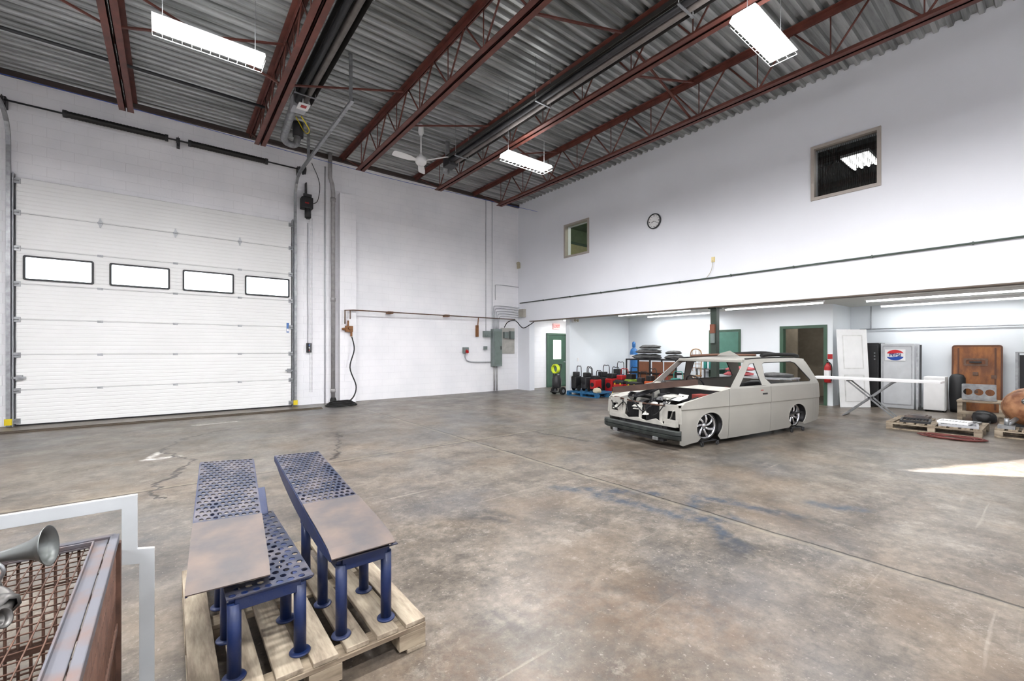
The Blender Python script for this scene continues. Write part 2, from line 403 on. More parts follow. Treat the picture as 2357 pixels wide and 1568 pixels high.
bm=nb(); box(bm,XB-.01,XB+.26,-4,12.08,2.525,2.549); S(bm,'trim_1',M('brown_edge',(92,80,68),.6),'brown edge strip under the header')
bm=nb(); rod(bm,(XB-.03,-4,3.24),(XB-.03,12.6,3.24),.018,seg=10)
for i in range(12): box(bm,XB-.05,XB,-3+i*1.3,-2.98+i*1.3,3.215,3.265)
S(bm,'trim_2',M('dark_green_conduit',(62,74,66),.5),'dark green conduit run along the upper wall')
bm=nb(); box(bm,10.62,13.99,10.32,10.5,0,2.72); S(bm,'wall_recess_north',wallblue)
bm=nb(); xf=13.84
box(bm,xf,xf+.15,3.785,3.98,0,2.72); box(bm,xf,xf+.15,4.98,10.32,0,2.72); box(bm,xf,xf+.15,3.98,4.98,2.1,2.72)
S(bm,'wall_recess_east',wallblue)
bm=nb(); box(bm,xf+.15,15.36,3.785,3.93,0,2.72); S(bm,'wall_recess_return',wallblue)
bm=nb(); box(bm,15.36,15.5,-4,3.93,0,2.72); S(bm,'wall_far_east',wallblue)
bm=nb(); box(bm,XB+.25,15.6,-4,YA,2.72,2.8); S(bm,'ceiling_recess',ceilw)
bm=nb()
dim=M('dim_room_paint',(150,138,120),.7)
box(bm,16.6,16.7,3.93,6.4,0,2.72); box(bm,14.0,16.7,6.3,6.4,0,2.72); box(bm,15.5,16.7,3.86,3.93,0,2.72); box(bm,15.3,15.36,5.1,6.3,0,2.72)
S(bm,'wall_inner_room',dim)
bm=nb(); box(bm,15.6,16.7,3.9,6.4,2.72,2.8); S(bm,'ceiling_inner_room',ceilw)
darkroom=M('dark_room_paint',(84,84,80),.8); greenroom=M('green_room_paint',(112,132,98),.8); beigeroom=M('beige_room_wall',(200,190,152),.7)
def room(y0,y1,mt,nm):
    bm=nb(); 
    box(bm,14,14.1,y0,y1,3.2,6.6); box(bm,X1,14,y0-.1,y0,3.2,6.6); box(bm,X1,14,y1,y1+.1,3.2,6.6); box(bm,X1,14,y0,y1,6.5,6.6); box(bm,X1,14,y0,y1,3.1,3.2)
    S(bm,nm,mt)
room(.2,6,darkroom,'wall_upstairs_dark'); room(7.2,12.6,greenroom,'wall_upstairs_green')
bm=nb(); box(bm,X1+.01,13.9,12.1,12.2,3.2,5.75); S(bm,'wall_upstairs_partition',beigeroom)
bm=nb(); box(bm,X1+.01,13.9,12.07,12.1,5.7,5.8); S(bm,'trim_7',green,'dark green trim over the beige upstairs wall')
for n,(y0,y1) in enumerate(((2.08,3.20),(9.20,10.29))):
    e=T('window_%d'%(n+1),('large' if n==0 else 'small')+' interior window with taupe frame high on the white wall','window',(XB,(y0+y1)/2,4.54),kind='structure')
    bm=nb(); cy=(y0+y1)/2; plate(bm,[(y0,4.54),(y1,4.54),(y1,5.64),(y0,5.64)],[[(y0+.06,4.6),(y0+.06,5.58),(y1-.06,5.58),(y1-.06,4.6)]],lambda u,v,w:(XB-.035+w,u,v),.15)
    P(bm,'window_frame',taupe,e,world=True,bevel=.004)
    bm=nb(); plate(bm,[(y0+.055,4.595),(y1-.055,4.595),(y1-.055,5.585),(y0+.055,5.585)],[],lambda u,v,w:(XB+.06,u,v),0); P(bm,'window_pane',glassdark if n==0 else glass,e,world=True)
    if n==0:
        bm=nb()
        for k in range(34):
            yy=y0+.08+k*(y1-y0-.16)/33; box(bm,XB+.12,XB+.124,yy-.004,yy+.004,4.6,5.58)
        P(bm,'window_blind',greydark,e,world=True)
t=T('ceiling_light','four glowing tubes added behind dark glass to imitate a reflected fixture','ceiling light',(12.35,2.86,5.78))  # added glowing tubes that imitate a fixture mirrored in the window pane
bm=nb(); box(bm,-.46,.46,-.26,.26,.03,.09); P(bm,'light_housing',white,t)
for k in range(4):
    bm=nb(); yy=-.26+.52*(k+.5)/4; rod(bm,(-.44,yy,0),(.44,yy,0),.022,seg=8); P(bm,'lamp_tube',tube_e,t)
bm=nb(); prof=[]; y=-4.0
while y<YA:
    for dy,z in ((0,H),(.08,H),(.1,H-.06),(.16,H-.06),(.18,H)): prof.append((min(y+dy,YA),z))
    y+=.18
A=[bm.verts.new((-4.6,p[0],p[1])) for p in prof]; B=[bm.verts.new((XB,p[0],p[1])) for p in prof]
for i in range(len(prof)-1):
    if prof[i+1][0]>prof[i][0]+1e-5 or abs(prof[i+1][1]-prof[i][1])>1e-4:
        bm.faces.new((A[i],B[i],B[i+1],A[i+1]))
S(bm,'ceiling',deckm,'corrugated galvanised steel roof deck')
bm=nb(); box(bm,-4.5,XB,12.66,12.745,6.83,6.93); S(bm,'trim_3',M('dark_ledger',(60,50,46),.6),'dark steel ledger at the roof edge')
bm=nb(); box(bm,-4.4,3.05,11.62,11.70,0,.02); box(bm,-4.4,3.05,11.70,11.73,0,.035)
S(bm,'trim_4',M('dirty_steel_angle',(76,66,55),.6,.3,var=.3),'worn steel threshold angle in front of the overhead door')
bm=nb(); tube(bm,[(15.3,-3.9,2.07),(15.3,3.55,2.07)],.016); tube(bm,[(15.3,3.3,2.07),(15.3,3.3,2.7)],.014); S(bm,'trim_5',galvl,'grey conduit along the recess wall')
# ================================================================= OVERHEAD DOOR
DX0,DX1,DH=-2.35,2.53,4.88
e=T('door_1','white insulated sectional overhead door with four windows','garage door',((DX0+DX1)/2,YA-.05,0),kind='structure')
bm=nb(); sec=DH/7; pr=[]
for k in range(7):
    z=k*sec+.01
    pr+= [(0.012,z),(0,z+.012)]
    for g_ in (.14,.26,.38,.5,.62,.74,.86): 
        zz=z+g_*(sec-.02); pr+=[(0,zz-.012),(.004,zz-.004),(.004,zz+.004),(0,zz+.012)]
    pr+=[(0,z+sec-.022),(.012,z+sec-.012)]
A=[bm.verts.new((DX0,12.66+p[0],p[1])) for p in pr]; B=[bm.verts.new((DX1,12.66+p[0],p[1])) for p in pr]
for i in range(len(pr)-1): bm.faces.new((A[i],B[i],B[i+1],A[i+1]))
box(bm,DX0,DX1,12.675,12.74,.005,DH)
P(bm,'door_panel',doorw,e,world=True)
bm=nb(); box(bm,DX0,DX1,12.655,12.735,0.0,.03); P(bm,'bottom_seal',rubber,e,world=True)
seam=M('door_seam_grey',(158,160,162),.6)
for k in range(1,7):
    bm=nb(); box(bm,DX0,DX1,12.665,12.672,k*sec-.003,k*sec+.003); P(bm,'section_joint',seam,e,world=True)
for (a,b_) in ((-2.26,-1.25),(-1.01,.01),(.24,1.25),(1.48,2.49)):
    w=b_-a; cx=(a+b_)/2
    bm=nb(); plate(bm,rrect(cx,3.115,w,.49,.035),[rrect(cx,3.115,w-.07,.42,.02)[::-1]],fY(12.665),.03); P(bm,'door_window_frame',blackm,e,world=True)
    bm=nb(); plate(bm,rrect(cx,3.115,w-.06,.43,.02),[],fY(12.655),.004); P(bm,'door_window_pane',pane_e,e,world=True)
for k in range(1,7):
    for xx in (-1.153,.11,1.374):
        bm=nb(); z=k*sec
        if k==6:
            plate(bm,[(xx-.05,z),(xx-.02,z+.05),(xx-.012,z+.1),(xx+.012,z+.1),(xx+.02,z+.05),(xx+.05,z),(xx+.02,z-.05),(xx+.012,z-.1),(xx-.012,z-.1),(xx-.02,z-.05)],[],fY(12.66),.018)
            rod(bm,(xx-.045,12.63,z),(xx+.045,12.63,z),.012)
        else:
            box(bm,xx-.045,xx+.045,12.65,12.66,z-.025,z-.006); box(bm,xx-.045,xx+.045,12.65,12.66,z+.006,z+.025); rod(bm,(xx-.045,12.647,z),(xx+.045,12.647,z),.008)
        P(bm,'door_hinge',galvl,e,world=True)
for sx,xe in ((1,DX0),(-1,DX1)):
    for k in range(0,8):
        bm=nb(); z=min(max(k*sec,.1),DH-.08); a,b_=sorted((xe-.03*sx,xe+.06*sx))
        box(bm,a,b_,12.64,12.66,z-.05,z+.05); rod(bm,(xe-.08*sx,12.62,z),(xe+.04*sx,12.62,z),.01)
        P(bm,'roller_bracket',galv,e,world=True)
    bm=nb(); z=.95; a,b_=sorted((xe-.1*sx,xe+.14*sx)); box(bm,a,b_,12.6,12.615,z-.02,z+.02)
    a,b_=sorted((xe+.0*sx,xe+.09*sx)); box(bm,a,b_,12.615,12.655,z-.05,z+.05)
    P(bm,'slide_bolt',galv,e,world=True)
bm=nb(); box(bm,2.42,2.48,12.652,12.66,1.95,2.2); box(bm,2.425,2.475,12.65,12.653,1.98,2.05,1); P(bm,'warning_sticker',[M('sticker_blue',(70,110,170),.5),white],e,world=True)
for nm,xt,sx in (('a',-2.44,-1),('b',2.62,1)):
    t=T('door_track','galvanised steel track beside the overhead door','track',(xt,12.6,0),group='overhead door tracks')
    bm=nb(); a,b_=sorted((xt-.06*sx,xt+.05*sx))
    box(bm,a,b_,12.70,12.74,0,4.95); c,d=sorted((xt-.06*sx,xt-.05*sx)); box(bm,c,d,12.6,12.74,0,4.95)
    P(bm,'jamb_angle',galvl,t,world=True)
    pts=[(xt,12.60,.02),(xt,12.60,5.45),(xt,12.57,5.68),(xt,12.47,5.87),(xt,12.3,6.0),(xt,12.05,6.05),(xt,8.0,6.05)]
    bm=nb()
    for i in range(len(pts)-1):
        p,q=Vector(pts[i]),Vector(pts[i+1]); dd=(q-p).normalized(); nn=Vector((1,0,0)).cross(dd)
        bar(bm,p+Vector((-.028,0,0)),q+Vector((-.028,0,0)),.006,.055,up=nn); bar(bm,p+Vector((.028,0,0)),q+Vector((.028,0,0)),.006,.055,up=nn); bar(bm,p+nn*.027,q+nn*.027,.06,.006,up=nn)
    P(bm,'roller_track',galv,t,world=True)
    bm=nb(); box(bm,xt-.03,xt+.03,11.2,11.23,6.05,6.95); P(bm,'track_hanger',galv,t,world=True)
    bm=nb(); box(bm,xt-.03,xt+.03,8.1,8.13,6.05,6.95); P(bm,'track_hanger',galv,t,world=True)
    bm=nb(); box(bm,xt-.05,xt+.05,12.56,12.6,.04,.16); P(bm,'bumper_tip',yellow,t,world=True,label='yellow track end')
t=T('torsion_shaft','horizontal steel torsion shaft with black springs above the door','door spring',(.1,12.5,6.2))
bm=nb(); rod(bm,(-2.55,12.5,6.27),(2.75,12.5,6.27),.018); P(bm,'shaft',greydark,t,world=True)
for a,b_ in ((-1.66,-.05),(.37,1.93)):
    bm=nb(); n=60
    prof=[(.03,0)]+[(.062+.006*(k%2),(b_-a)*(k+.5)/n) for k in range(n)]+[(.03,b_-a)]
    lathe(bm,prof,(a,12.5,6.27),(1,0,0),seg=16); P(bm,'spring',M('oily_black_spring',(26,24,23),.5,.3),t,world=True)
    for xx in (a,b_):
        bm=nb(); rod(bm,(xx-.03,12.5,6.27),(xx+.03,12.5,6.27),.075); P(bm,'spring_cone',greydark,t,world=True)
for xx in (-2.5,.16,2.7):
    bm=nb(); box(bm,xx-.03,xx+.03,12.58,12.745,6.17,6.37); box(bm,xx-.006,xx+.006,12.44,12.6,6.2,6.34); rod(bm,(xx-.04,12.5,6.27),(xx+.02,12.5,6.27),.06)
    P(bm,'bearing_bracket',greydark,t,world=True)
for xx in (-2.62,2.82):
    bm=nb(); rod(bm,(xx-.03,12.5,6.27),(xx+.03,12.5,6.27),.1,seg=20); rod(bm,(xx-.035,12.5,6.27),(xx-.02,12.5,6.27),.12,seg=20); P(bm,'cable_drum',greydark,t,world=True)
t=T('door_operator','black chain-hoist door operator mounted beside the track','door opener',(2.9,12.6,5.1))
bm=nb(); box(bm,2.76,3.04,12.48,12.74,5.28,5.58); P(bm,'gearbox',blackm,t,world=True,bevel=.015)
bm=nb(); rod(bm,(2.92,12.56,5.28),(2.92,12.56,5.04),.08,seg=18); rod(bm,(2.92,12.56,5.04),(2.92,12.56,5.01),.05); P(bm,'motor',greydark,t,world=True)
bm=nb(); box(bm,2.80,3.0,12.48,12.54,5.58,5.66); box(bm,2.88,2.91,12.6,12.74,5.58,6.0); P(bm,'mount_plate',greydark,t,world=True)
bm=nb(); box(bm,2.83,2.93,12.475,12.482,5.4,5.43); P(bm,'warning_decal',red,t,world=True)
for xx in (2.98,3.03):
    bm=nb(); n=70
    for k in range(n):
        z=.35+k*4.7/n
        o=.003 if k%2 else 0
        box(bm,xx-.004-o,xx+.004+o,12.58-.007+o,12.58+.007-o,z,z+.068)
    P(bm,'hoist_chain',galvl,t,world=True)
bm=nb(); tube(bm,smooth([(3.03,12.62,5.45),(3.2,12.68,5.6),(3.25,12.7,6.1),(3.05,12.7,6.6)],6),.009); P(bm,'power_cable',greydark,t,world=True)
t=T('push_button_station','black push button control on the wall under the operator','control box',(3.0,12.7,1.4))
bm=nb(); box(bm,2.92,3.04,12.67,12.745,1.42,1.68); P(bm,'button_box',blackm,t,world=True,bevel=.01)
for i,mm in enumerate((M('btn_blue',(60,110,190),.4),white,red)):
    bm=nb(); rod(bm,(2.98,12.675,1.62-.07*i),(2.98,12.655,1.62-.07*i),.018); P(bm,'button',mm,t,world=True)
bm=nb(); tube(bm,[(2.96,12.735,1.68),(2.96,12.735,4.95)],.009); P(bm,'conduit',galvl,t,world=True)
t=T('drain_pipe','dirty off-white vertical drain pipe against the block wall','pipe',(3.58,12.6,0))
bm=nb(); tube(bm,[(3.6,12.66,0.02),(3.6,12.66,5.9),(3.56,12.6,6.1),(3.48,12.52,6.25),(3.48,12.52,6.93)],.055,seg=14)
for z in (.35,2.9,5.7): rod(bm,(3.6,12.66,z-.05),(3.6,12.66,z+.05),.068,seg=14)
P(bm,'pipe_run',greyp,t,world=True)
bm=nb(); lathe(bm,[(.08,0),(.085,.1),(.06,.16)],(3.6,12.65,0),seg=14); P(bm,'floor_collar',rubber,t,world=True)
bm=nb(); tube(bm,[(3.4,12.72,.0),(3.4,12.72,6.6)],.014); solo(bm,'conduit_pipe',galvl,'thin grey conduit beside the drain pipe','conduit')
t=T('gas_line','rust-brown pipe run along the block wall with orange brackets','pipe',(6.5,12.6,2.5))
bm=nb(); tube(bm,[(3.85,12.42,2.22),(3.85,12.42,2.6),(4.1,12.45,2.62),(10.1,12.62,2.62)],.018,seg=10); tube(bm,[(4.0,12.44,2.36),(4.0,12.44,2.62)],.014)
P(bm,'pipe_run',brownp,t,world=True)
for xx in (5.25,7.2):
    bm=nb(); box(bm,xx-.08,xx+.08,12.56,12.74,2.585,2.655); P(bm,'pipe_bracket',orangeb,t,world=True)
bm=nb(); box(bm,8.42,8.5,12.66,12.745,1.95,2.35); rod(bm,(8.46,12.66,2.3),(8.46,12.62,2.62),.018); P(bm,'drop_leg',orangeb,t,world=True)
t=T('air_regulator','brown air line regulator with valves on the pilaster','regulator',(3.98,12.5,1.9))
bm=nb(); box(bm,3.88,4.08,12.43,12.525,2.0,2.17); rod(bm,(3.88,12.46,2.08),(3.78,12.46,2.08),.04,.03); rod(bm,(3.95,12.46,2.17),(3.95,12.46,2.32),.025); rod(bm,(4.04,12.46,2.0),(4.04,12.46,1.87),.03); rod(bm,(3.98,12.43,2.1),(3.98,12.38,2.1),.04)
P(bm,'valve_body',orangeb,t,world=True,bevel=.008)
t=T('air_hose','black rubber hose hanging down into a coil on the floor','hose',(3.9,12.2,0))
pts=[(4.04,12.42,1.86),(4.08,12.34,1.5),(3.95,12.3,1.0),(4.1,12.25,.5),(4.0,12.15,.2),(3.75,12.0,.05)]
bm=nb(); tube(bm,smooth(pts,6),.017)
for k in range(4):
    r=.36-.04*k; cz=.02+.03*k
    tube(bm,[(3.62+r*math.cos(a*.35)*1.1,11.98+r*math.sin(a*.35)*.8,cz+.006*math.sin(a)) for a in range(18)],.017,closed=True)
P(bm,'hose_coil',rubber,t,world=True)
# ---- electrical
t=T('electrical_panel','tall grey-green electrical breaker panel on the block wall','electrical panel',(9.27,12.65,.87))
bm=nb(); box(bm,9.07,9.47,12.58,12.745,.9,2.24); P(bm,'panel_box',egrey,t,world=True,bevel=.008)
bm=nb(); box(bm,9.11,9.43,12.565,12.58,.98,2.16); P(bm,'panel_door',M('panel_door_grey',(112,124,120),.45,.2),t,world=True,bevel=.004)
bm=nb(); box(bm,9.38,9.41,12.55,12.566,1.5,1.62); P(bm,'latch',greydark,t,world=True)
for xx,rr in ((9.2,.03),(9.32,.025)):
    bm=nb(); tube(bm,[(xx,12.7,.9),(xx,12.7,.02)],rr); P(bm,'conduit',greyp,t,world=True)
bm=nb(); box(bm,9.52,10.15,12.72,12.745,1.35,2.3); solo(bm,'backboard',M('grey_board',(176,174,168),.7,var=.15),'pale grey backboard behind electrical boxes','board')
for (x0,x1,z0,z1,lab) in ((8.72,8.98,1.95,2.16,'small grey junction box'),(9.6,9.78,1.92,2.15,'grey disconnect switch box'),(9.88,10.06,1.9,2.18,'grey meter box beside the corner'),(8.75,8.83,1.5,1.62,'small grey outlet box')):
    bm=nb(); yb=12.719 if x0>9.5 else 12.745; box(bm,x0,x1,12.60,yb,z0,z1); box(bm,x0+.02,x1-.02,12.59,12.60,z0+.02,z1-.02); rod(bm,((x0+x1)/2,12.58,z0+.06),((x0+x1)/2,12.59,z0+.06),.02)
    solo(bm,'junction_box',egrey,lab+' on the wall','electrical box',bevel=.004)
t=T('power_receptacle','red and grey industrial receptacle with conduit','power outlet',(7.95,12.6,1.3))
bm=nb(); box(bm,7.88,8.06,12.6,12.745,1.38,1.58); P(bm,'receptacle_box',egrey,t,world=True,bevel=.008)
bm=nb(); rod(bm,(7.97,12.6,1.46),(7.93,12.5,1.42),.05); P(bm,'socket',red,t,world=True)
bm=nb(); tube(bm,smooth([(7.98,12.7,1.38),(7.98,12.7,1.2),(8.2,12.7,1.08),(9.06,12.7,1.06)],6),.018); P(bm,'conduit',galvl,t,world=True)
for i,xx in enumerate((8.85,9.12)):
    bm=nb(); tube(bm,[(xx,12.725,2.17 if i==0 else 2.25),(xx,12.725,6.83)],.010); solo(bm,'conduit_riser',galvl,'thin grey conduit rising to the roof','conduit',group='conduit risers')
t=T('conduit_bundle','bundle of grey conduits and black cables bending into the corner','conduit',(9.8,12.6,2.2))
for i in range(5):
    bm=nb(); z=3.08-.09*i; x=9.17+.06*i
    tube(bm,smooth([(x,12.70,2.25),(x,12.70,z-.12),(x+.12,12.70,z),(10.0,12.70,z),(10.2,12.68,z-.02),(10.29,12.6,z-.02)],5),.012); P(bm,'conduit_run',galvl,t,world=True)
bm=nb(); tube(bm,smooth([(9.25,12.7,3.3),(9.25,12.7,3.75),(9.35,12.7,3.85),(10.33,12.7,3.85)],4),.012); P(bm,'conduit_run',galvl,t,world=True)
bm=nb(); tube(bm,smooth([(9.5,12.5,2.3),(9.6,12.4,2.5),(9.9,12.35,2.55),(10.2,12.3,2.3),(10.28,12.0,2.4),(10.31,11.8,2.5)],6),.016); P(bm,'black_cable',rubber,t,world=True)
bm=nb(); box(bm,10.2,10.335,12.28,12.55,2.7,3.0); solo(bm,'junction_box',M('beige_grey_box',(166,162,152),.5),'beige junction box at the wall corner','electrical box',bevel=.006)
bm=nb(); rod(bm,(10.30,12.66,4.65),(10.20,12.56,4.72),.05,.07); box(bm,10.29,10.335,12.6,12.745,4.55,4.75); solo(bm,'security_sensor',beige,'beige motion sensor in the wall corner','sensor')
bm=nb(); tube(bm,smooth([(-4.4,12.5,6.78),(-2,12.45,6.72),(0,12.4,6.68),(3,12.4,6.62),(5.5,12.4,6.6),(8,12.2,6.6),(10.3,11.6,6.42)],8),.006,seg=6); solo(bm,'blue_cable',M('blue_cable_jacket',(50,90,190),.5),'thin blue cable strung below the roof deck','cable')
# ================================================================= STEEL JOISTS
ZT=6.93; ZB=6.10
for X in (-2.95,-.65,1.6,3.85,6.1,8.3):
    t=T('ceiling_joist','red oxide open-web steel joist under the roof deck','roof joist',(X,4,ZB),group='open-web roof joists')
    bm=nb()
    for s in (-1,1):
        a,b_=sorted((X+s*.012,X+s*.1)); box(bm,a,b_,-3.95,12.7,ZT-.008,ZT)
        a,b_=sorted((X+s*.012,X+s*.022)); box(bm,a,b_,-3.95,12.7,ZT-.1,ZT)
    P(bm,'top_chord',rust,t,world=True)
    bm=nb()
    for s in (-1,1):
        a,b_=sorted((X+s*.012,X+s*.11)); box(bm,a,b_,-3.95,11.2,ZB,ZB+.012)
        a,b_=sorted((X+s*.012,X+s*.024)); box(bm,a,b_,-3.95,11.2,ZB,ZB+.1)
    P(bm,'bottom_chord',rust,t,world=True)
    bm=nb(); pan=1.1; y=11.1; top=12.5
    rod(bm,(X,y,ZB+.05),(X,top,ZT-.05),.02,seg=6)
    while y>-3.5:
        rod(bm,(X,y,ZB+.05),(X,y-pan/2,ZT-.05),.016,seg=6); rod(bm,(X,y-pan/2,ZT-.05),(X,y-pan,ZB+.05),.016,seg=6)
        rod(bm,(X,y,ZB+.05),(X,y,ZT-.05),.010,seg=6); y-=pan
    P(bm,'web_bar',rust,t,world=True)
JX=(-2.95,-.65,1.6,3.85,6.1,8.3)
for Y in (8.5,4.6,.7):
    for i in range(len(JX)-1):
        a,b_=JX[i],JX[i+1]
        t=T('bridging_brace','crossed red steel bridging between roof joists','brace',((a+b_)/2,Y,ZB),group='joist bridging')
        bm=nb(); bar(bm,(a+.03,Y,ZB+.08),(b_-.03,Y,ZT-.06),.04,.025); P(bm,'brace_bar',rust,t,world=True)
        if i not in (2,3):
            bm=nb(); bar(bm,(a+.03,Y+.06,ZT-.06),(b_-.03,Y+.06,ZB+.08),.035,.025); P(bm,'brace_bar',rust,t,world=True)
bm=nb(); rod(bm,(-4.4,10.2,6.5),(1.55,10.2,6.5),.028); solo(bm,'gas_pipe',greydark,'dark horizontal pipe hung under the deck','pipe')
for (X,z,y0,y1) in ((2.05,6.45,-1.0,9.4),(5.5,6.17,-.5,9.3)):
    t=T('radiant_tube_heater','long gas radiant tube heater with dark metal reflector','heater',(X,(y0+y1)/2,z),group='radiant heaters')
    bm=nb(); pf=[(-.2,-.03),(-.15,.09),(-.06,.16),(.06,.16),(.15,.09),(.2,-.03)]
    A=[bm.verts.new((X+p[0],y0,z+p[1])) for p in pf]; B=[bm.verts.new((X+p[0],y1,z+p[1])) for p in pf]
    for i in range(5): bm.faces.new((A[i],B[i],B[i+1],A[i+1]))
    P(bm,'reflector',M('dark_heater_reflector',(66,64,62),.45,.6,var=.2),t,world=True,solid=.006)
    for dx in (-.06,.07):
        bm=nb(); rod(bm,(X+dx,y0,z-.02),(X+dx,y1,z-.02),.05,seg=14); P(bm,'heater_tube',M('heater_tube_grey',(128,122,118),.5,.5,var=.2) if dx>0 else greydark,t,world=True)
    for k in range(4):
        yy=y0+.8+k*(y1-y0-1.2)/3
        bm=nb(); box(bm,X-.2,X+.2,yy-.015,yy+.015,z-.08,z-.065); rod(bm,(X-.18,yy,z-.07),(X-.18,yy,6.93),.006,seg=6); rod(bm,(X+.18,yy,z-.07),(X+.18,yy,6.93),.006,seg=6)
        P(bm,'hanger',galv,t,world=True)
    bm=nb(); box(bm,X-.13,X+.13,y1,y1+.3,z-.12,z+.14); P(bm,'burner_box',galvl if X<3 else greydark,t,world=True,bevel=.01)
    if X<3:
        bm=nb(); box(bm,X-.1,X+.1,y1-.35,y1-.1,z-.22,z-.2); rod(bm,(X,y1-.2,z-.2),(X,y1-.2,z-.03),.01); P(bm,'data_plate',white,t,world=True)
        bm=nb(); box(bm,X-.05,X+.05,y1-.3,y1-.2,z-.225,z-.22); P(bm,'red_decal',red,t,world=True)
t=T('exhaust_vent','galvanised exhaust duct elbow below the roof deck','duct',(2.6,11,6.3))
bm=nb(); tube(bm,smooth([(2.0,9.75,6.5),(2.05,10.8,6.42),(2.1,11.2,6.38),(2.3,11.35,6.38),(2.4,11.35,6.5),(2.42,11.35,6.93)],5),.08,seg=14); P(bm,'duct_run',galv,t,world=True)
bm=nb(); rod(bm,(2.42,11.35,6.6),(2.42,11.35,6.93),.12,seg=16); P(bm,'roof_collar',greydark,t,world=True)
bm=nb(); tube(bm,smooth([(2.15,9.8,6.35),(2.4,10.2,6.3),(2.45,10.8,6.5),(2.3,11.0,6.9)],6),.012); P(bm,'gas_connector',yellow,t,world=True)
bm=nb(); tube(bm,smooth([(5.5,9.68,6.12),(5.55,9.8,6.05),(5.7,9.95,6.15),(5.7,9.95,6.4),(5.7,9.95,6.92)],5),.06,seg=12); solo(bm,'exhaust_elbow',galv,'galvanised flue elbow at the heater end','duct')
# ================================================================= HIGH LIGHTS
LC=(.985,.985,1.0)
def area(name,x,y,z,sx,sy_,power,up=False,col=LC):
    la=bpy.data.lights.new(name,'AREA'); la.shape='RECTANGLE'; la.size=sx; la.size_y=sy_; la.energy=power; la.color=col
    lo=bpy.data.objects.new(name,la); COL.objects.link(lo); lo.location=(x,y,z)
    if up: lo.rotation_euler=(math.pi,0,0)
def hilight(x,y,z=5.5,power=295):
    t=T('ceiling_light','suspended white multi-tube fluorescent fixture with wire guard, lit','ceiling light',(x,y,z),group='suspended shop lights')
    bm=nb(); pf=[(-.17,0),(-.13,.06),(.13,.06),(.17,0)]
    A=[bm.verts.new((-.6,p[0],p[1])) for p in pf];B=[bm.verts.new((.6,p[0],p[1])) for p in pf]
    for i in range(3): bm.faces.new((A[i],B[i],B[i+1],A[i+1]))
    bm.faces.new(A); bm.faces.new(B)
    P(bm,'reflector',M('lamp_reflector',(250,250,250),.4,emit=1.2,var=0),t,solid=.004)
    for k in range(6):
        yy=-.125+.05*k
        bm=nb(); rod(bm,(-.58,yy,.02),(.58,yy,.02),.013,seg=8); P(bm,'lamp_tube',tube_e,t)
    bm=nb()
    for k in range(13): xx=-.6+.1*k; rod(bm,(xx,-.165,-.055),(xx,.165,-.055),.003,seg=4)
    for yy in (-.165,-.055,.055,.165): rod(bm,(-.6,yy,-.055),(.6,yy,-.055),.003,seg=4)
    P(bm,'wire_guard',white,t)
    for xx in (-.5,.5):
        bm=nb(); rod(bm,(xx,0,.06),(xx,0,6.95-z),.004,seg=6); P(bm,'hanging_wire',galv,t)
    area('lamp_glow',x,y,z-.045,1.17,.3,power)
    area('added_deck_uplight',x,y,z+.08,1.0,.2,13,True)  # extra upward light added above each fixture to brighten the roof deck
for (x,y) in ((.43,6.9),(6.0,7.1),(5.98,2.36),(.43,2.36),(.43,-2.0),(6.0,-2.0),(-3.0,6.0),(-3,0)): hilight(x,y)  # first three hang in view; the rest are unseen, added along for room light
def strip(x,y0,y1,pw=28):
    t=T('strip_light','slim white fluorescent strip light under the low ceiling, lit','ceiling light',(x,(y0+y1)/2,2.62),group='recess strip lights')
    bm=nb(); box(bm,x-.05,x+.05,y0,y1,2.66,2.72); P(bm,'light_housing',white,t,world=True)
    bm=nb(); rod(bm,(x,y0+.02,2.64),(x,y1-.02,2.64),.02,seg=8); P(bm,'lamp_tube',strip_e,t,world=True)
    area('strip_glow',x,(y0+y1)/2,2.615,.08,y1-y0,pw,col=(.985,.99,1))
strip(12.95,.3,2.9,44); strip(14.8,.3,3.0,22); strip(12.5,3.6,6.0,44); strip(13.2,6.8,9.05,34); strip(11.9,6.7,9.3,34); strip(12.8,-2.6,-.2,28); strip(12.2,11.0,12.2,28)
t=T('ceiling_fan','white three-blade industrial ceiling fan on a short rod','ceiling fan',(4.77,9.6,6.0))
bm=nb(); rod(bm,(4.77,9.6,6.15),(4.77,9.6,6.85),.018); lathe(bm,[(.02,.33),(.06,.3),(.07,.12),(.03,.04)],(4.77,9.6,6.62),seg=16); P(bm,'down_rod',white,t,world=True)
bm=nb(); lathe(bm,[(.001,-.1),(.09,-.09),(.13,-.04),(.14,.03),(.1,.1),(.05,.13),(.02,.2)],(4.77,9.6,6.05),seg=24); P(bm,'motor_hub',white,t,world=True)
for a in (62,182,302):
    A_=math.radians(a); d=Vector((math.cos(A_),math.sin(A_),0)); s=Vector((-d.y,d.x,0)); bm=nb(); rows=[]
    for r,w in ((.1,.03),(.2,.045),(.3,.075),(.5,.085),(.68,.08),(.72,.06)):
        c=Vector((4.77,9.6,6.03))+d*r+Vector((0,0,.02)); rows.append((bm.verts.new(c-s*w-Vector((0,0,w*.35))),bm.verts.new(c+s*w+Vector((0,0,w*.35)))))
    for i in range(len(rows)-1): bm.faces.new((rows[i][0],rows[i][1],rows[i+1][1],rows[i+1][0]))
    P(bm,'fan_blade',white,t,world=True,solid=.008)
t=T('wall_clock','round white-faced wall clock with black rim','clock',(XB,6.86,4.78))
bm=nb(); lathe(bm,[(.195,0),(.21,.02),(.205,.05),(.18,.055),(.178,.03)],(XB-.001,6.86,4.98),(-1,0,0),seg=36); P(bm,'clock_rim',M('dark_chrome_rim',(60,62,64),.3,.5),t,world=True)
bm=nb(); rod(bm,(XB-.001,6.86,4.98),(XB-.03,6.86,4.98),.18,seg=36); P(bm,'clock_face',white,t,world=True)
bm=nb()
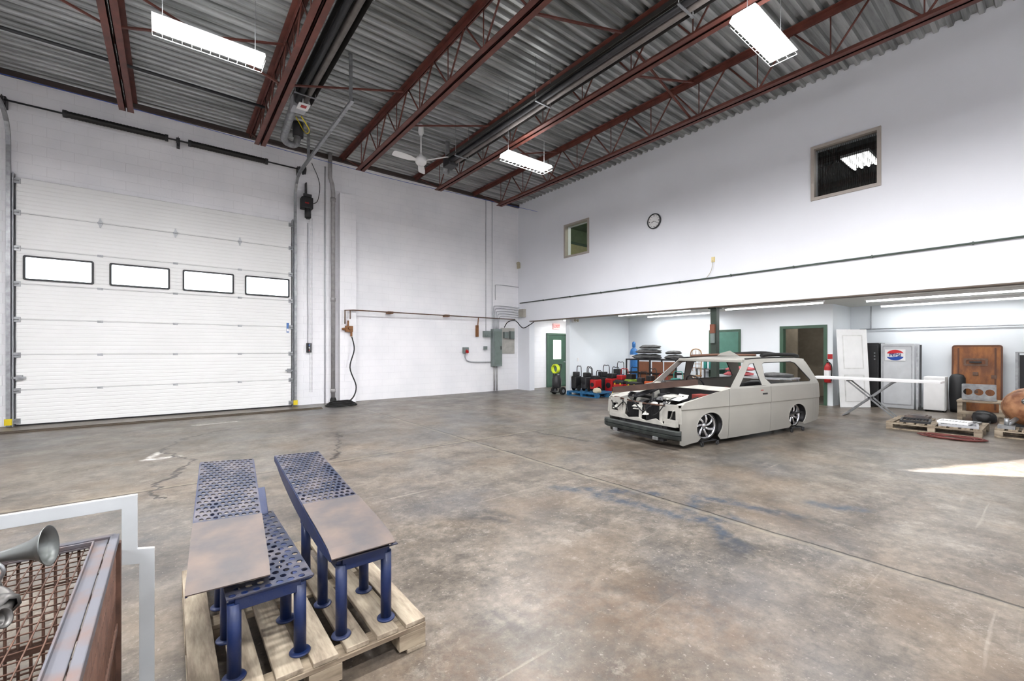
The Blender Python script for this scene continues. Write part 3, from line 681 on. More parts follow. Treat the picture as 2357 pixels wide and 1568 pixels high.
for k in range(12):
    a=k*math.pi/6; yc=6.86-.145*math.sin(a); zc=4.98+.145*math.cos(a); rod(bm,(XB-.03,yc,zc),(XB-.034,yc,zc),.010 if k%3 else .015,seg=8)
P(bm,'hour_mark',blackm,t,world=True)
for ln,w,a in ((.09,.012,250),(.13,.008,120)):
    a=math.radians(a); bm=nb(); bar(bm,(XB-.037,6.86,4.98),(XB-.037,6.86-ln*math.sin(a),4.98+ln*math.cos(a)),w,.003,up=(1,0,0)); P(bm,'clock_hand',blackm,t,world=True)
t=T('wall_outlet','cream wall outlet with a short hanging cord','outlet',(XB,5.24,3.6))
bm=nb(); box(bm,XB-.02,XB-.001,5.2,5.28,3.62,3.74); P(bm,'cover_plate',M('cream_plastic',(226,208,150),.5),t,world=True)
bm=nb(); tube(bm,smooth([(XB-.03,5.24,3.66),(XB-.04,5.25,3.5),(XB-.03,5.3,3.38),(XB-.02,5.4,3.26)],5),.006); P(bm,'cord',beige,t,world=True)
e=T('door_2','green steel exit door with a glazed upper light','door',(12.35,YA,0),kind='structure')
bm=nb(); plate(bm,[(11.79,.002),(12.9,.002),(12.9,2.16),(11.79,2.16)],[[(11.86,.003),(11.86,2.09),(12.83,2.09),(12.83,.003)]],fY(YA-.001),.06); P(bm,'door_frame',green,e,world=True)
bm=nb(); plate(bm,[(11.87,.01),(12.82,.01),(12.82,2.08),(11.87,2.08)],[rrect(12.36,1.5,.46,.78,.02)[::-1]],fY(YA-.005),.04); P(bm,'door_leaf',greendoor,e,world=True)
bm=nb(); box(bm,12.12,12.6,YA-.03,YA-.012,1.1,1.9); P(bm,'door_light',paneex,e,world=True)
bm=nb(); rod(bm,(12.75,YA-.045,1.0),(12.75,YA-.1,1.0),.025); bar(bm,(12.75,YA-.1,1.0),(12.63,YA-.1,1.0),.02,.02); P(bm,'door_handle',galv,e,world=True)
t=T('exit_sign','white exit sign with red lit letters above the green door','exit sign',(12.3,YA-.05,2.32))
bm=nb(); box(bm,12.12,12.48,YA-.07,YA-.001,2.32,2.55); P(bm,'sign_box',M('sign_pale_red',(236,190,186),.5,emit=.3),t,world=True,bevel=.004)
textmesh('EXIT',.17,facingY(12.3,YA-.074,2.435),'sign_letters',redtext,t)
t=T('emergency_light','white twin-head emergency light on the recess wall','emergency light',(10.85,10.3,2.42))
bm=nb(); box(bm,10.7,10.95,10.24,10.318,2.42,2.53); P(bm,'battery_box',white,t,world=True,bevel=.005)
for dx in (-.06,.06):
    bm=nb(); lathe(bm,[(.02,0),(.045,.04),(.045,.06),(.001,.062)],(10.82+dx,10.24,2.5),(.3*dx*10,-1,-.2),seg=14); P(bm,'lamp_head',beige,t,world=True)
bm=nb(); box(bm,10.98,11.05,10.305,10.318,1.1,1.22); solo(bm,'light_switch',white,'white light switch plate','light switch')
e=T('door_3','green framed open doorway into a dim room','doorway',(xf,4.48,0),kind='structure')
bm=nb(); plate(bm,[(3.91,.002),(5.06,.002),(5.06,2.17),(3.91,2.17)],[[(3.99,.003),(3.99,2.09),(4.97,2.09),(4.97,.003)]],lambda u,v,w:(xf-.02+w,u,v),.19); P(bm,'door_frame',green,e,world=True)
e=T('door_4','green painted interior door with frame','door',(xf,6.6,0),kind='structure')
bm=nb(); plate(bm,[(6.15,.002),(7.15,.002),(7.15,2.13),(6.15,2.13)],[[(6.21,.003),(6.21,2.07),(7.09,2.07),(7.09,.003)]],fX(xf-.001),.03); P(bm,'door_frame',green,e,world=True)
bm=nb(); box(bm,xf-.02,xf-.002,6.22,7.08,.01,2.06); P(bm,'door_leaf',M('muted_green_door',(76,120,106),.5),e,world=True)
bm=nb(); rod(bm,(xf-.02,6.3,1.0),(xf-.08,6.3,1.0),.028); P(bm,'door_knob',brass,e,world=True)
bm=nb(); box(bm,10.47,10.62,5.23,5.38,.0,2.52); box(bm,10.42,10.67,5.18,5.43,0,.02); box(bm,10.40,10.69,5.2,5.41,2.5,2.524)
S(bm,'trim_6',M('dark_green_column',(44,56,48),.45),'dark green square steel column under the header',bevel=.004)
bm=nb(); box(bm,10.39,10.469,5.25,5.36,1.9,2.12); box(bm,10.40,10.469,5.26,5.35,1.66,1.9,1); solo(bm,'breaker_box',[M('brown_rust_box',(120,70,50),.6),egrey],'rust-brown switch box on the green column','electrical box',bevel=.004)
t=T('fire_extinguisher','red fire extinguisher hung beside the doorway','fire extinguisher',(xf-.1,3.87,.6))
c=(xf-.1,3.87,.62)
bm=nb(); lathe(bm,[(.001,0),(.075,.005),(.082,.03),(.082,.38),(.07,.45),(.035,.5),(.03,.53),(.001,.53)],c,seg=20); P(bm,'cylinder_body',red,t,world=True)
bm=nb(); box(bm,c[0]-.02,c[0]+.099,c[1]-.02,c[1]+.02,c[2]+.5,c[2]+.55); bar(bm,(c[0]+.03,c[1],c[2]+.57),(c[0]-.1,c[1],c[2]+.62),.025,.012); bar(bm,(c[0]+.03,c[1],c[2]+.55),(c[0]-.1,c[1],c[2]+.55),.025,.012); P(bm,'handle',blackm,t,world=True)
bm=nb(); tube(bm,smooth([(c[0],c[1]-.03,c[2]+.54),(c[0]-.06,c[1]-.1,c[2]+.45),(c[0]-.06,c[1]-.1,c[2]+.15),(c[0]-.06,c[1]-.09,c[2]+.05)],5),.012); P(bm,'hose',rubber,t,world=True)
bm=nb(); lathe(bm,[(.0835,.15),(.0835,.33)],c,seg=20); P(bm,'label_band',white,t,world=True)
bm=nb(); box(bm,xf-.012,xf-.001,3.79,3.9,1.25,1.38); solo(bm,'extinguisher_sign',red,'small red extinguisher sign on the wall','sign')
# ================================================================= PALLETS
def pallet(loc,lx,ly,rz,lab,mt=wood,mt2=woodx,along='y',h=.144,nb_=8):
    t=T('pallet',lab,'pallet',loc,rz)
    bm=nb()
    W=lx if along=='y' else ly; Ln=ly if along=='y' else lx
    bw=W/nb_*.76; gap=(W-nb_*bw)/(nb_-1)
    for k in range(nb_):
        a=k*(bw+gap); dz=random.uniform(-.001,.001); e0=random.uniform(0,.012); e1=random.uniform(0,.012)
        if along=='y': box(bm,a,a+bw,e0,ly-e1,h-.022+dz,h)
        else: box(bm,e0,lx-e1,a,a+bw,h-.022+dz,h)
    P(bm,'deck_board',mt,t,bevel=.003)
    for k in range(3):
        bm=nb(); c=(.05+k*(Ln-.1)/2)
        if along=='y': box(bm,0,lx,c-.05,c+.05,h-.044,h-.023)
        else: box(bm,c-.05,c+.05,0,ly,h-.044,h-.023)
        P(bm,'stringer_board',mt2,t,bevel=.002)
    for i in range(3):
        for j in range(3):
            cx=.07+i*(lx-.14)/2; cy=.05+j*(ly-.1)/2
            bm=nb(); box(bm,cx-.07,cx+.07,cy-.05,cy+.05,.021,h-.045); P(bm,'block',mt2,t,bevel=.003)
    for i in range(3):
        bm=nb(); cx=.05+i*(lx-.1)/2; box(bm,cx-.05,cx+.05,0,ly,0,.02); P(bm,'bottom_board',mt,t,bevel=.002)
    return t
pallet((.06,2.0,0),.96,1.35,0,'light pine shipping pallet carrying two steel ramps',nb_=7)
pallet((10.72,.84,0),1.15,1.25,0,'worn wooden pallet piled with metal grilles',nb_=9,along='x',mt=woodx,mt2=wood)
pallet((11.1,-.45,0),1.15,1.18,0,'pine pallet under a rusty compressor tank',nb_=8,along='x',mt=woodx,mt2=wood)
pallet((10.3,8.85,0),1.05,1.3,0,'bright blue painted pallet carrying shop machines',mt=bluewood,mt2=bluewood,nb_=8,along='x')
# ================================================================= RAMPS
def bil(c00,c10,c01,c11):
    c00,c10,c01,c11=map(Vector,(c00,c10,c01,c11))
    def f(u,v,w=0):
        p=c00*(1-u)*(1-v)+c10*u*(1-v)+c01*(1-u)*v+c11*u*v; return p+Vector((0,0,w))
    return f
def perf(bm,f,v0,v1,nx,ny,rf=.30,w=0,asp=1.0):
    cell=1.0/(nx+.5); rh=(v1-v0)/ny; cache={}
    def V(u,v):
        k=(round(u,5),round(v,5))
        if k not in cache: cache[k]=bm.verts.new(f(u,v,w))
        return cache[k]
    for j in range(ny):
        off=0 if j%2==0 else cell/2; va=v0+j*rh; vb=va+rh
        if off: bm.faces.new((V(0,va),V(off,va),V(off,vb),V(0,vb)))
        else: bm.faces.new((V(nx*cell,va),V(1,va),V(1,vb),V(nx*cell,vb)))
        for i in range(nx):
            ua=off+i*cell; ub=ua+cell; um=(ua+ub)/2; vm_=(va+vb)/2
            O=[(ub,vm_),(ub,vb),(um,vb),(ua,vb),(ua,vm_),(ua,va),(um,va),(ub,va)]
            I=[]
            for k in range(8):
                a=k*math.pi/4; I.append(bm.verts.new(f(um+cell*rf*math.cos(a),vm_+rh*rf*asp*math.sin(a),w)))
            for k in range(8):
                l=(k+1)%8; bm.faces.new((V(*O[k]),V(*O[l]),I[l],I[k]))
def ramp(c,lab,legs,table,ztab):
    base=((c[0][0]+c[1][0])/2,c[0][1],.144)
    t=T('vehicle_ramp',lab,'ramp',base,group='steel ramps on the pallet')
    f=bil(*c)
    bm=nb(); perf(bm,f,.36,1.0,9,22,.36); P(bm,'perforated_deck',perfm,t,world=True,solid=.006)
    bm=nb(); g_=lambda u,v,w:tuple(f(u,v,w)+Vector((0,0,.003-(.02*max(0,(.05-v)/.05) if v<.05 else 0))))
    vs=[[bm.verts.new(g_(u,v,.003+ (.003*math.sin(v*9)))) for u in (-.01,.33,.66,1.01)] for v in (0,.04,.1,.2,.3,.38)]
    for i in range(5):
        for j in range(3): bm.faces.new((vs[i][j],vs[i][j+1],vs[i+1][j+1],vs[i+1][j]))
    P(bm,'cover_plate',sheetm,t,world=True,solid=.006,label='plain dull grey steel sheet')
    for u in (0.0,1.0):
        bm=nb(); pr=[]
        for k in range(14):
            v=.02+.98*k/13; hgt=.035+.06*math.sin(math.pi*min(1,max(0,(v-.03)/.9)))**.7
            pr.append((bm.verts.new(f(u,v,-.004)),bm.verts.new(f(u,v,-.004-hgt))))
        for k in range(13): bm.faces.new((pr[k][0],pr[k+1][0],pr[k+1][1],pr[k][1]))
        P(bm,'side_rail',bluesteel,t,world=True,solid=.008)
    x0,x1,y0,y1=table
    bm=nb()
    for xx in (x0,x1): bar(bm,(xx,y0,ztab-.02),(xx,y1,ztab-.02),.04,.06)
    for yy in (y0,(y0+y1)/2,y1): bar(bm,(x0,yy,ztab-.02),(x1,yy,ztab-.02),.04,.06)
    bar(bm,(x0,y1-.03,ztab),(x0,y1+.1,f(0,.75)[2]-.06),.04,.04); bar(bm,(x1,y1-.03,ztab),(x1,y1+.1,f(1,.75)[2]-.06),.04,.04)
    P(bm,'support_frame',bluesteel,t,world=True,bevel=.003)
    ft=bil((x0-.03,y0-.03,ztab+.01),(x1+.05,y0-.03,ztab+.01),(x0-.03,y1,ztab+.01),(x1+.05,y1,ztab+.01))
    bm=nb(); perf(bm,ft,0,1,7,20,.33); P(bm,'lower_deck',perfm,t,world=True,solid=.005)
    for (xx,yy) in legs:
        bm=nb(); rod(bm,(xx,yy,.155),(xx,yy,ztab-.02),.026,seg=16); lathe(bm,[(.001,0),(.043,0),(.045,.004),(.041,.009),(.026,.011)],(xx,yy,.1445),seg=20)
        P(bm,'leg',bluesteel,t,world=True)
ramp(((.05,2.13,.545),(.338,2.11,.545),(.17,3.74,.71),(.475,3.62,.71)),'blue steel vehicle ramp with perforated end on legs',
     [(.21,2.12),(.46,2.12),(.21,2.42),(.46,2.42),(.21,2.75),(.46,2.75),(.21,3.05),(.46,3.05)],(.21,.46,2.12,3.08),.475)
ramp(((.577,2.04,.565),(.873,2.04,.565),(.63,3.72,.69),(.93,3.66,.69)),'blue steel vehicle ramp with curved side rails on tubular legs',
     [(.64,2.12),(.86,2.12),(.64,2.44),(.86,2.44),(.64,2.8),(.86,2.8)],(.64,.86,2.12,2.85),.505)
# ================================================================= RUSTY CAGE + FRAME + HORN
t=T('metal_cage','rusty steel lattice cage box with grey angle rim','cage',(-.75,1.75,0))
cx0,cx1,cy0,cy1,cz=-1.35,-.17,1.15,2.34,.75
bm=nb()
for yy in (cy0,cy1): bar(bm,(cx0,yy,cz),(cx1,yy,cz),.026,.03)
for xx in (cx0,cx1): bar(bm,(xx,cy0,cz),(xx,cy1,cz),.026,.03)
P(bm,'top_rim',rimgrey,t,world=True,bevel=.003)
bm=nb()
plate(bm,[(cx0+.018,cy0+.018),(cx1-.018,cy0+.018),(cx1-.018,cy1-.018),(cx0+.018,cy1-.018)],[[(cx0+.06,cy0+.06),(cx0+.06,cy1-.06),(cx1-.06,cy1-.06),(cx1-.06,cy0+.06)]],lambda u,v,w:(u,v,cz-.002+w),.008)
plate(bm,[(cx0+.054,cy0+.054),(cx1-.054,cy0+.054),(cx1-.054,cy1-.054),(cx0+.054,cy1-.054)],[[(cx0+.06,cy0+.06),(cx0+.06,cy1-.06),(cx1-.06,cy1-.06),(cx1-.06,cy0+.06)]],lambda u,v,w:(u,v,cz+.006+w),.016)
P(bm,'lid_frame',rimgrey,t,world=True,bevel=.002)
bm=nb()
for xx in (cx0,cx1):
    for yy in (cy0,cy1): box(bm,xx-.018,xx+.018,yy-.018,yy+.018,0,cz-.018)
for z in (.06,.4):
    for yy in (cy0,cy1): bar(bm,(cx0,yy,z),(cx1,yy,z),.02,.03)
    for xx in (cx0,cx1): bar(bm,(xx,cy0,z),(xx,cy1,z),.02,.03)
P(bm,'corner_post',rustgrid,t,world=True,bevel=.003)
bm=nb()
for k in range(36):
    yy=cy0+.04+k*(cy1-cy0-.08)/35; rod(bm,(cx1,yy,.02),(cx1,yy,cz-.01),.005,seg=6); rod(bm,(cx0,yy,.02),(cx0,yy,cz-.01),.005,seg=6)
for k in range(36):
    xx=cx0+.04+k*(cx1-cx0-.08)/35; rod(bm,(xx,cy1,.02),(xx,cy1,cz-.01),.005,seg=6)
for k in range(6):
    z=.12+.1*k
    rod(bm,(cx1,cy0,z),(cx1,cy1,z),.004,seg=6); rod(bm,(cx0,cy1,z),(cx1,cy1,z),.004,seg=6)
P(bm,'side_slat',rustgrid,t,world=True)
bm=nb()
for k in range(34):
    xx=cx0+.05+k*(cx1-cx0-.10)/33; rod(bm,(xx,cy0+.04,cz-.008),(xx,cy1-.04,cz-.008),.0022,seg=5)
for k in range(24):
    yy=cy0+.05+k*(cy1-cy0-.10)/23; rod(bm,(cx0+.04,yy,cz-.012),(cx1-.04,yy,cz-.012),.0022,seg=5)
P(bm,'wire_grid',rustgrid,t,world=True)
bm=nb(); box(bm,cx0,cx1,cy0,cy1,.03,.045); P(bm,'base_sheet',greydark,t,world=True)
bm=nb(); o_=[(-1.2,0.002),(-.05,.002),(-.05,.655),(-.105,.665),(-.105,.893),(-1.2,.893)]; i_=[(-1.15,.05),(-1.15,.842),(-.155,.842),(-.155,.61),(-.10,.60),(-.10,.05)]
plate(bm,o_,[i_],lambda u,v,w:(u,2.40+.0*v+w,v),.018); solo(bm,'panel_frame',M('white_painted_frame',(186,190,192),.5,var=.06),'white notched metal frame standing against the rusty cage','frame',bevel=.002)
t=T('horn_assembly','old galvanised signal horn lying on the rusty cage','horn',(-.55,2.0,.76))
bm=nb(); ax=Vector((.93,-.2,.12)).normalized(); c0=Vector((-.43,2.10,.838)); q=.84
lathe(bm,[(r_*q,h_*q) for r_,h_ in ((.012,-.12),(.016,-.02),(.024,.04),(.036,.09),(.055,.125),(.075,.145),(.078,.145),(.073,.139),(.05,.118),(.03,.085),(.012,.04))],c0,ax,seg=28); P(bm,'horn_bell',M('tarnished_zinc',(134,138,136),.38,.8,var=.3,col2=(100,88,74),thr=(.5,.9)),t,world=True)
bm=nb(); rod(bm,c0-ax*.1,c0-ax*.17,.034,seg=18); rod(bm,c0-ax*.17,c0-ax*.2,.042,seg=18); rod(bm,c0-ax*.2,c0-ax*.45,.018); rod(bm,c0-ax*.26,c0-ax*.33,.038); P(bm,'horn_body',rimgrey,t,world=True)
bm=nb(); tube(bm,smooth([c0-ax*.13+Vector((0,.0,.04)),c0-ax*.05+Vector((0,-.06,.06)),c0+Vector((.03,-.1,0)),c0+ax*.02+Vector((0,-.08,-.05))],5),.005); P(bm,'bracket_rod',galv,t,world=True)
bm=nb(); box(bm,-.72,-.5,2.05,2.18,.757,.80); P(bm,'mount_foot',rimgrey,t,world=True)
dx=.15
oldcast=M('old_cast_metal',(92,90,88),.45,.7,var=.35,scale=20)
t=T('pipe_fittings','cluster of old cast pipe fittings and valves on the cage','pipe fitting',(-.55+dx,1.75,.76))
bm=nb(); tube(bm,smooth([(-.62+dx,1.96,.81),(-.55+dx,1.86,.83),(-.5+dx,1.8,.81),(-.52+dx,1.7,.79),(-.6+dx,1.62,.79)],5),.016,seg=12)
for p in ((-.55+dx,1.86,.83),(-.5+dx,1.78,.81)): lathe(bm,[(.016,-.02),(.026,-.018),(.026,.018),(.016,.02)],p,(.6,-.8,0),seg=6)
lathe(bm,[(.012,0),(.018,.02),(.022,.03),(.026,.03),(.02,.02),(.010,.01)],(-.51+dx,1.7,.80),(.8,-.4,.3),seg=20)
P(bm,'fitting_body',oldcast,t,world=True)
bm=nb(); lathe(bm,[(.001,0),(.032,.0),(.032,.01),(.001,.01)],(-.57+dx,1.9,.87),(.3,-.5,.8),seg=16); rod(bm,(-.56+dx,1.9,.755),(-.56+dx,1.9,.87),.012); P(bm,'valve_wheel',oldcast,t,world=True)
bm=nb(); box(bm,-.76,-.33,1.44,1.48,.756,.768); solo(bm,'steel_strap',greydark,'flat dark steel strap lying on the cage grid','metal strap',bevel=.001)
# ================================================================= CAR
car=T('car','stripped two-door utility vehicle shell, pale silver, no glass or hood','car',(6.0,3.5,0),math.radians(-9.5))
CW=1.65
def sy(s,z):
    y=0
    if z>.86: y+=(z-.86)*.30+.010
    else: y+=.016*((z-.55)/.4)**2
    if z<.60: y+=.010*min(1,(.60-z)/.02)
    if s<.4: y+=.03*((.4-s)/.4)**2
    if s>3.5: y+=.03*((s-3.5)/.33)**2
    return y
def cpanel(name,outer,holes,mt,far=False,off=0,label=None):
    bm=nb(); plate(bm,outer,holes,lambda u,v,w:(u,0,v),0)
    zs=[.1*k for k in range(1,15)]+[.58,.60,.86]
    ss_=[.1*k for k in range(0,39)]
    for z in zs:
        bmesh.ops.bisect_plane(bm,geom=bm.verts[:]+bm.edges[:]+bm.faces[:],plane_co=(0,0,z),plane_no=(0,0,1),dist=1e-5)
    for s in ss_:
        bmesh.ops.bisect_plane(bm,geom=bm.verts[:]+bm.edges[:]+bm.faces[:],plane_co=(s,0,0),plane_no=(1,0,0),dist=1e-5)
    for v in bm.verts:
        y=sy(v.co.x,v.co.z)+off; v.co.y=(CW-y) if far else y
    for f in bm.faces: f.smooth=False
    return P(bm,name,mt,car,solid=.012,label=label)
WF,WR,WZ=.63,3.07,.30
AF=(.31,.225); AR_=(.285,.215)
archF=arc(WF,WZ,AF[0],228,-48,18,AF[1]); archR=arc(WR,WZ,AR_[0],228,-48,18,AR_[1])
fender=[(.0,.07),(.06,.045),(.2,.07),(.36,.085)]+archF+[(.9,.075),(1.08,.07),(1.08,.865),(.6,.80),(.08,.70),(.0,.64),(-.015,.4)]
doorp=[(1.090,.07),(2.220,.085),(2.220,.88),(1.090,.865)]
quart=[(2.228,.085),(2.82,.095)]+archR+[(3.32,.12),(3.80,.17),(3.85,.28),(3.85,.62),(3.83,.86),(2.228,.88)]
green_=[(1.12,.868),(1.70,1.315),(2.0,1.335),(3.2,1.345),(3.46,1.33),(3.55,1.27),(3.83,.862)]
win1=[(1.36,.89),(1.79,1.25),(1.92,1.265),(1.98,.89)]
win2=[(2.24,.905),(2.12,1.0),(2.15,1.24),(2.22,1.27),(3.05,1.28),(3.18,1.25),(3.52,.935),(3.48,.905)]
for far in (False,True):
    cpanel('fender',fender,[],carpaint,far); cpanel('door_panel',doorp,[],carpaint,far); cpanel('quarter_panel',quart,[],carpaint,far)
    cpanel('window_surround',green_,[win1[::-1],win2[::-1]],carpaint,far)
    for cxx,AA in ((WF,AF),(WR,AR_)):
        bm=nb(); pts=arc(cxx,WZ,AA[0],225,-45,18,AA[1])
        tube(bm,[(p[0],(CW-sy(*p)) if far else sy(*p),p[1]) for p in pts],.009,seg=6); P(bm,'arch_lip',carpaint,car)
        bm=nb(); A=[];B=[]
        for p in arc(cxx,WZ,AA[0]+.03,212,-32,16,.285):
            y0=sy(*p)+.015; y1=y0+.34
            if far: y0,y1=CW-y0,CW-y1
            A.append(bm.verts.new((p[0],y0,p[1]))); B.append(bm.verts.new((p[0],y1,p[1])))
        for i in range(len(A)-1): bm.faces.new((A[i],A[i+1],B[i+1],B[i])).smooth=True
        P(bm,'wheel_house',greydark,car,solid=.006)
    for wi in (win1,win2):
        bm=nb(); tube(bm,[(p[0],(CW-sy(*p)-.002) if far else sy(*p)+.002,p[1]) for p in wi],.009,seg=6,closed=True); P(bm,'window_gasket',blackm,car)
    # dark shut lines
    for s in (1.085,2.224):
        bm=nb(); pp=[(s,sy(s,z)+.004,z) for z in (.09,.3,.5,.62,.75,.86)]
        if far: pp=[(p[0],CW-p[1],p[2]) for p in pp]
        tube(bm,pp,.0045,seg=5); P(bm,'door_gap',blackm,car)
for far in (False,True):
    yy=-.006 if not far else CW-.02
    bm=nb(); box(bm,1.98,2.12,yy,yy+.03,.73,.76); P(bm,'door_handle',greydark,car,bevel=.005)
bm=nb(); box(bm,1.93,2.0,-.003,.035,.80,.815); P(bm,'side_marker',M('marker_red',(170,60,50),.4),car)
bm=nb(); tube(bm,[(1.15,.015,.872),(2.0,.015,.882),(3.78,.035,.872)],.006,seg=6); P(bm,'belt_moulding',greydark,car)
bm=nb(); rows=[]
ss=[1.68,1.74,1.9,2.2,2.6,3.0,3.3,3.44,3.50]; zz=[1.305,1.325,1.345,1.355,1.36,1.36,1.355,1.345,1.32]
for s,z in zip(ss,zz):
    row=[]
    for k in range(9):
        u=k/8; yy=.15+u*(CW-.30); crown=.03*(1-(2*u-1)**2)-.02; row.append(bm.verts.new((s,yy,z+crown)))
    rows.append(row)
for i in range(len(rows)-1):
    for k in range(8): bm.faces.new((rows[i][k],rows[i][k+1],rows[i+1][k+1],rows[i+1][k])).smooth=True
P(bm,'roof_panel',carpaint,car,solid=.012)
for yy in (.17,CW-.17):
    bm=nb(); tube(bm,[(1.75,yy,1.34),(2.3,yy,1.356),(3.4,yy,1.355)],.012); P(bm,'roof_seal',rubber,car)
bm=nb(); bar(bm,(1.70,.16,1.305),(1.70,CW-.16,1.305),.08,.055); P(bm,'windshield_header',carpaint,car,bevel=.01)
bm=nb(); v=[(1.05,.04,.82),(1.05,CW-.04,.82),(1.18,CW-.03,.875),(1.18,.03,.875),(1.34,.05,.84),(1.34,CW-.05,.84)]
V=[bm.verts.new(p) for p in v]; bm.faces.new((V[0],V[1],V[2],V[3])); bm.faces.new((V[3],V[2],V[5],V[4])); P(bm,'cowl',carprim,car,solid=.012)
bm=nb(); box(bm,1.08,1.11,.06,CW-.06,.22,.82); P(bm,'firewall',greydark,car)
bm=nb(); plate(bm,[(1.06,.0),(3.78,0),(3.78,1.55),(1.06,1.55)],[],lambda u,v_,w:(u,v_+.05,.2+w+(.16 if u>2.6 else 0)),.02); P(bm,'floor_pan',greydark,car)
bm=nb(); box(bm,1.34,1.62,.12,CW-.12,.66,.80); P(bm,'dashboard',M('dash_dark_red',(84,40,36),.7),car,bevel=.02)
bm=nb(); c=Vector((1.78,1.2,.86)); ax=Vector((.8,0,.55)).normalized(); a=ax.orthogonal().normalized(); b2=ax.cross(a)
tube(bm,[c+(a*math.cos(k*.314)+b2*math.sin(k*.314))*.18 for k in range(20)],.014,closed=True); rod(bm,c,c-ax*.4,.02); bar(bm,c-a*.17,c+a*.17,.03,.02); P(bm,'steering_wheel',blackm,car)
bm=nb(); bar(bm,(3.52,.16,1.29),(3.52,CW-.16,1.29),.08,.07); P(bm,'rear_header',carpaint,car,bevel=.008)
bm=nb(); bar(bm,(3.82,.06,.85),(3.82,CW-.06,.85),.05,.05); P(bm,'rear_sill',carpaint,car,bevel=.008)
bm=nb(); plate(bm,[(.07,.22),(CW-.07,.22),(CW-.05,.85),(.05,.85)],[],lambda u,v_,w:(3.81+w,u,v_),.03); P(bm,'tailgate',carpaint,car,bevel=.006)
for y0 in (.07,CW-.2):
    bm=nb(); box(bm,3.835,3.87,y0,y0+.13,.5,.82); P(bm,'tail_lamp_recess',greydark,car,bevel=.005)
bm=nb(); tube(bm,smooth([(2.3,.22,1.395),(2.7,.2,1.41),(3.3,.22,1.40),(3.6,.3,1.37)],5),.032); P(bm,'black_trim_piece',rubber,car,label='loose black weatherstrip lying on the roof')
bm=nb(); tube(bm,smooth([(2.9,.3,1.41),(3.25,.8,1.44),(2.95,1.35,1.41)],5),.028); P(bm,'black_trim_piece',rubber,car,label='loose black weatherstrip lying on the roof')
bm=nb(); tube(bm,smooth([(1.9,1.4,1.38),(2.2,1.1,1.40),(2.1,.7,1.40),(2.5,.45,1.40)],5),.022); P(bm,'brown_trim_piece',M('brown_strip',(96,66,50),.6),car,label='brown strip lying on the roof')
bm=nb(); plate(bm,[(0,0),(.5,0),(.42,.05),(.2,.095),(.08,.04)],[],lambda u,v_,w:(2.0+.2*u,.45+u,1.385+v_),.0); P(bm,'body_panel_piece',carpaint,car,solid=.01,label='small pale panel piece lying on the roof')
# engine bay
for yy in (.42,CW-.42):
    bm=nb(); box(bm,-.02,1.1,yy-.04,yy+.04,.22,.34); P(bm,'frame_rail',greydark,car,bevel=.008)
bm=nb(); box(bm,.0,.08,.3,CW-.3,.2,.34); box(bm,.5,.62,.38,CW-.38,.2,.32); P(bm,'crossmember',greydark,car,bevel=.008)
for far in (False,True):
    m_=(lambda y:CW-y) if far else (lambda y:y)
    bm=nb(); vs=[]
    for s,z in ((.04,.66),(.3,.70),(.6,.745),(1.06,.82)): vs.append((bm.verts.new((s,m_(sy(s,z)+.0),z)),bm.verts.new((s,m_(.2),z-.02)),bm.verts.new((s,m_(.26),z-.2)),bm.verts.new((s,m_(.36),.3))))
    for i in range(3):
        for k in range(3): bm.faces.new((vs[i][k],vs[i][k+1],vs[i+1][k+1],vs[i+1][k]))
    P(bm,'inner_fender',carprim,car,solid=.008)
    bm=nb(); yc=m_(.2)
    for (a,b_) in (((-.02,yc-.14,.38),(-.02,yc-.13,.62)),((-.02,yc-.13,.62),(.0,yc+.13,.60)),((.0,yc+.13,.60),(0,yc+.15,.38)),((0,yc+.15,.38),(-.03,yc-.14,.38))): bar(bm,a,b_,.10,.016,up=(1,0,0))
    P(bm,'headlamp_bracket',carprim,car,bevel=.002)
    bm=nb(); box(bm,.07,.09,yc-.13,yc+.14,.38,.61); P(bm,'headlamp_black_plate',blackm,car)  # black plate put in to make the empty lamp opening look dark
bm=nb(); bar(bm,(.05,.12,.64),(.02,.5,.62),.05,.02); bar(bm,(.02,.5,.62),(.10,.95,.60),.04,.02); bar(bm,(.10,.95,.60),(.03,1.5,.66),.05,.02); P(bm,'upper_tie_bar',rustgrid,car,bevel=.003)
bm=nb(); plate(bm,[(.1,.32),(1.55,.32),(1.55,.38),(1.2,.40),(1.1,.35),(.9,.38),(.7,.345),(.5,.41),(.35,.35),(.1,.38)],[],lambda u,v_,w:(-.04+w,u,v_),.02); P(bm,'lower_valance',carprim,car)
for (y,dy,z0,z1) in ((.40,.03,.33,.66),(.84,.03,.34,.62),(1.24,-.02,.33,.66)):
    bm=nb(); bar(bm,(-.02,y,z0),(.02,y+dy,z1),.06,.012,up=(1,0,0)); P(bm,'support_strut',carprim,car)
random.seed(11)
for k in range(26):
    y=random.uniform(.1,1.55); z=random.uniform(.42,.70); s=random.uniform(-.04,.22) if z<.6 else random.uniform(0,.6)
    bm=nb(); w=random.uniform(.06,.2); h=random.uniform(.03,.10); tl=random.uniform(-.03,.03); tw=random.uniform(-.6,.6)
    plate(bm,[(0,0),(w,tl*.5),(w*.92,h),(w*.5,h+tl),(.05*w,h*.8)],[[(w*.4,h*.3),(w*.4,h*.5),(w*.55,h*.5),(w*.55,h*.3)]],lambda u,v_,ww:(s+v_*.8+tw*u+ww,y+u-w/2,z+v_*.8),.004)
    P(bm,'torn_bracket',(carprim,greydark,rustgrid,carprim,greydark)[k%5],car)
for y0 in (.46,.90):
    bm=nb(); box(bm,.03,.10,y0-.02,y0+.30,.34,.61)
    for k in range(16): box(bm,.023,.03,y0+.0+k*.018,y0+.004+k*.018,.35,.60)
    P(bm,'radiator_core',blackm,car)
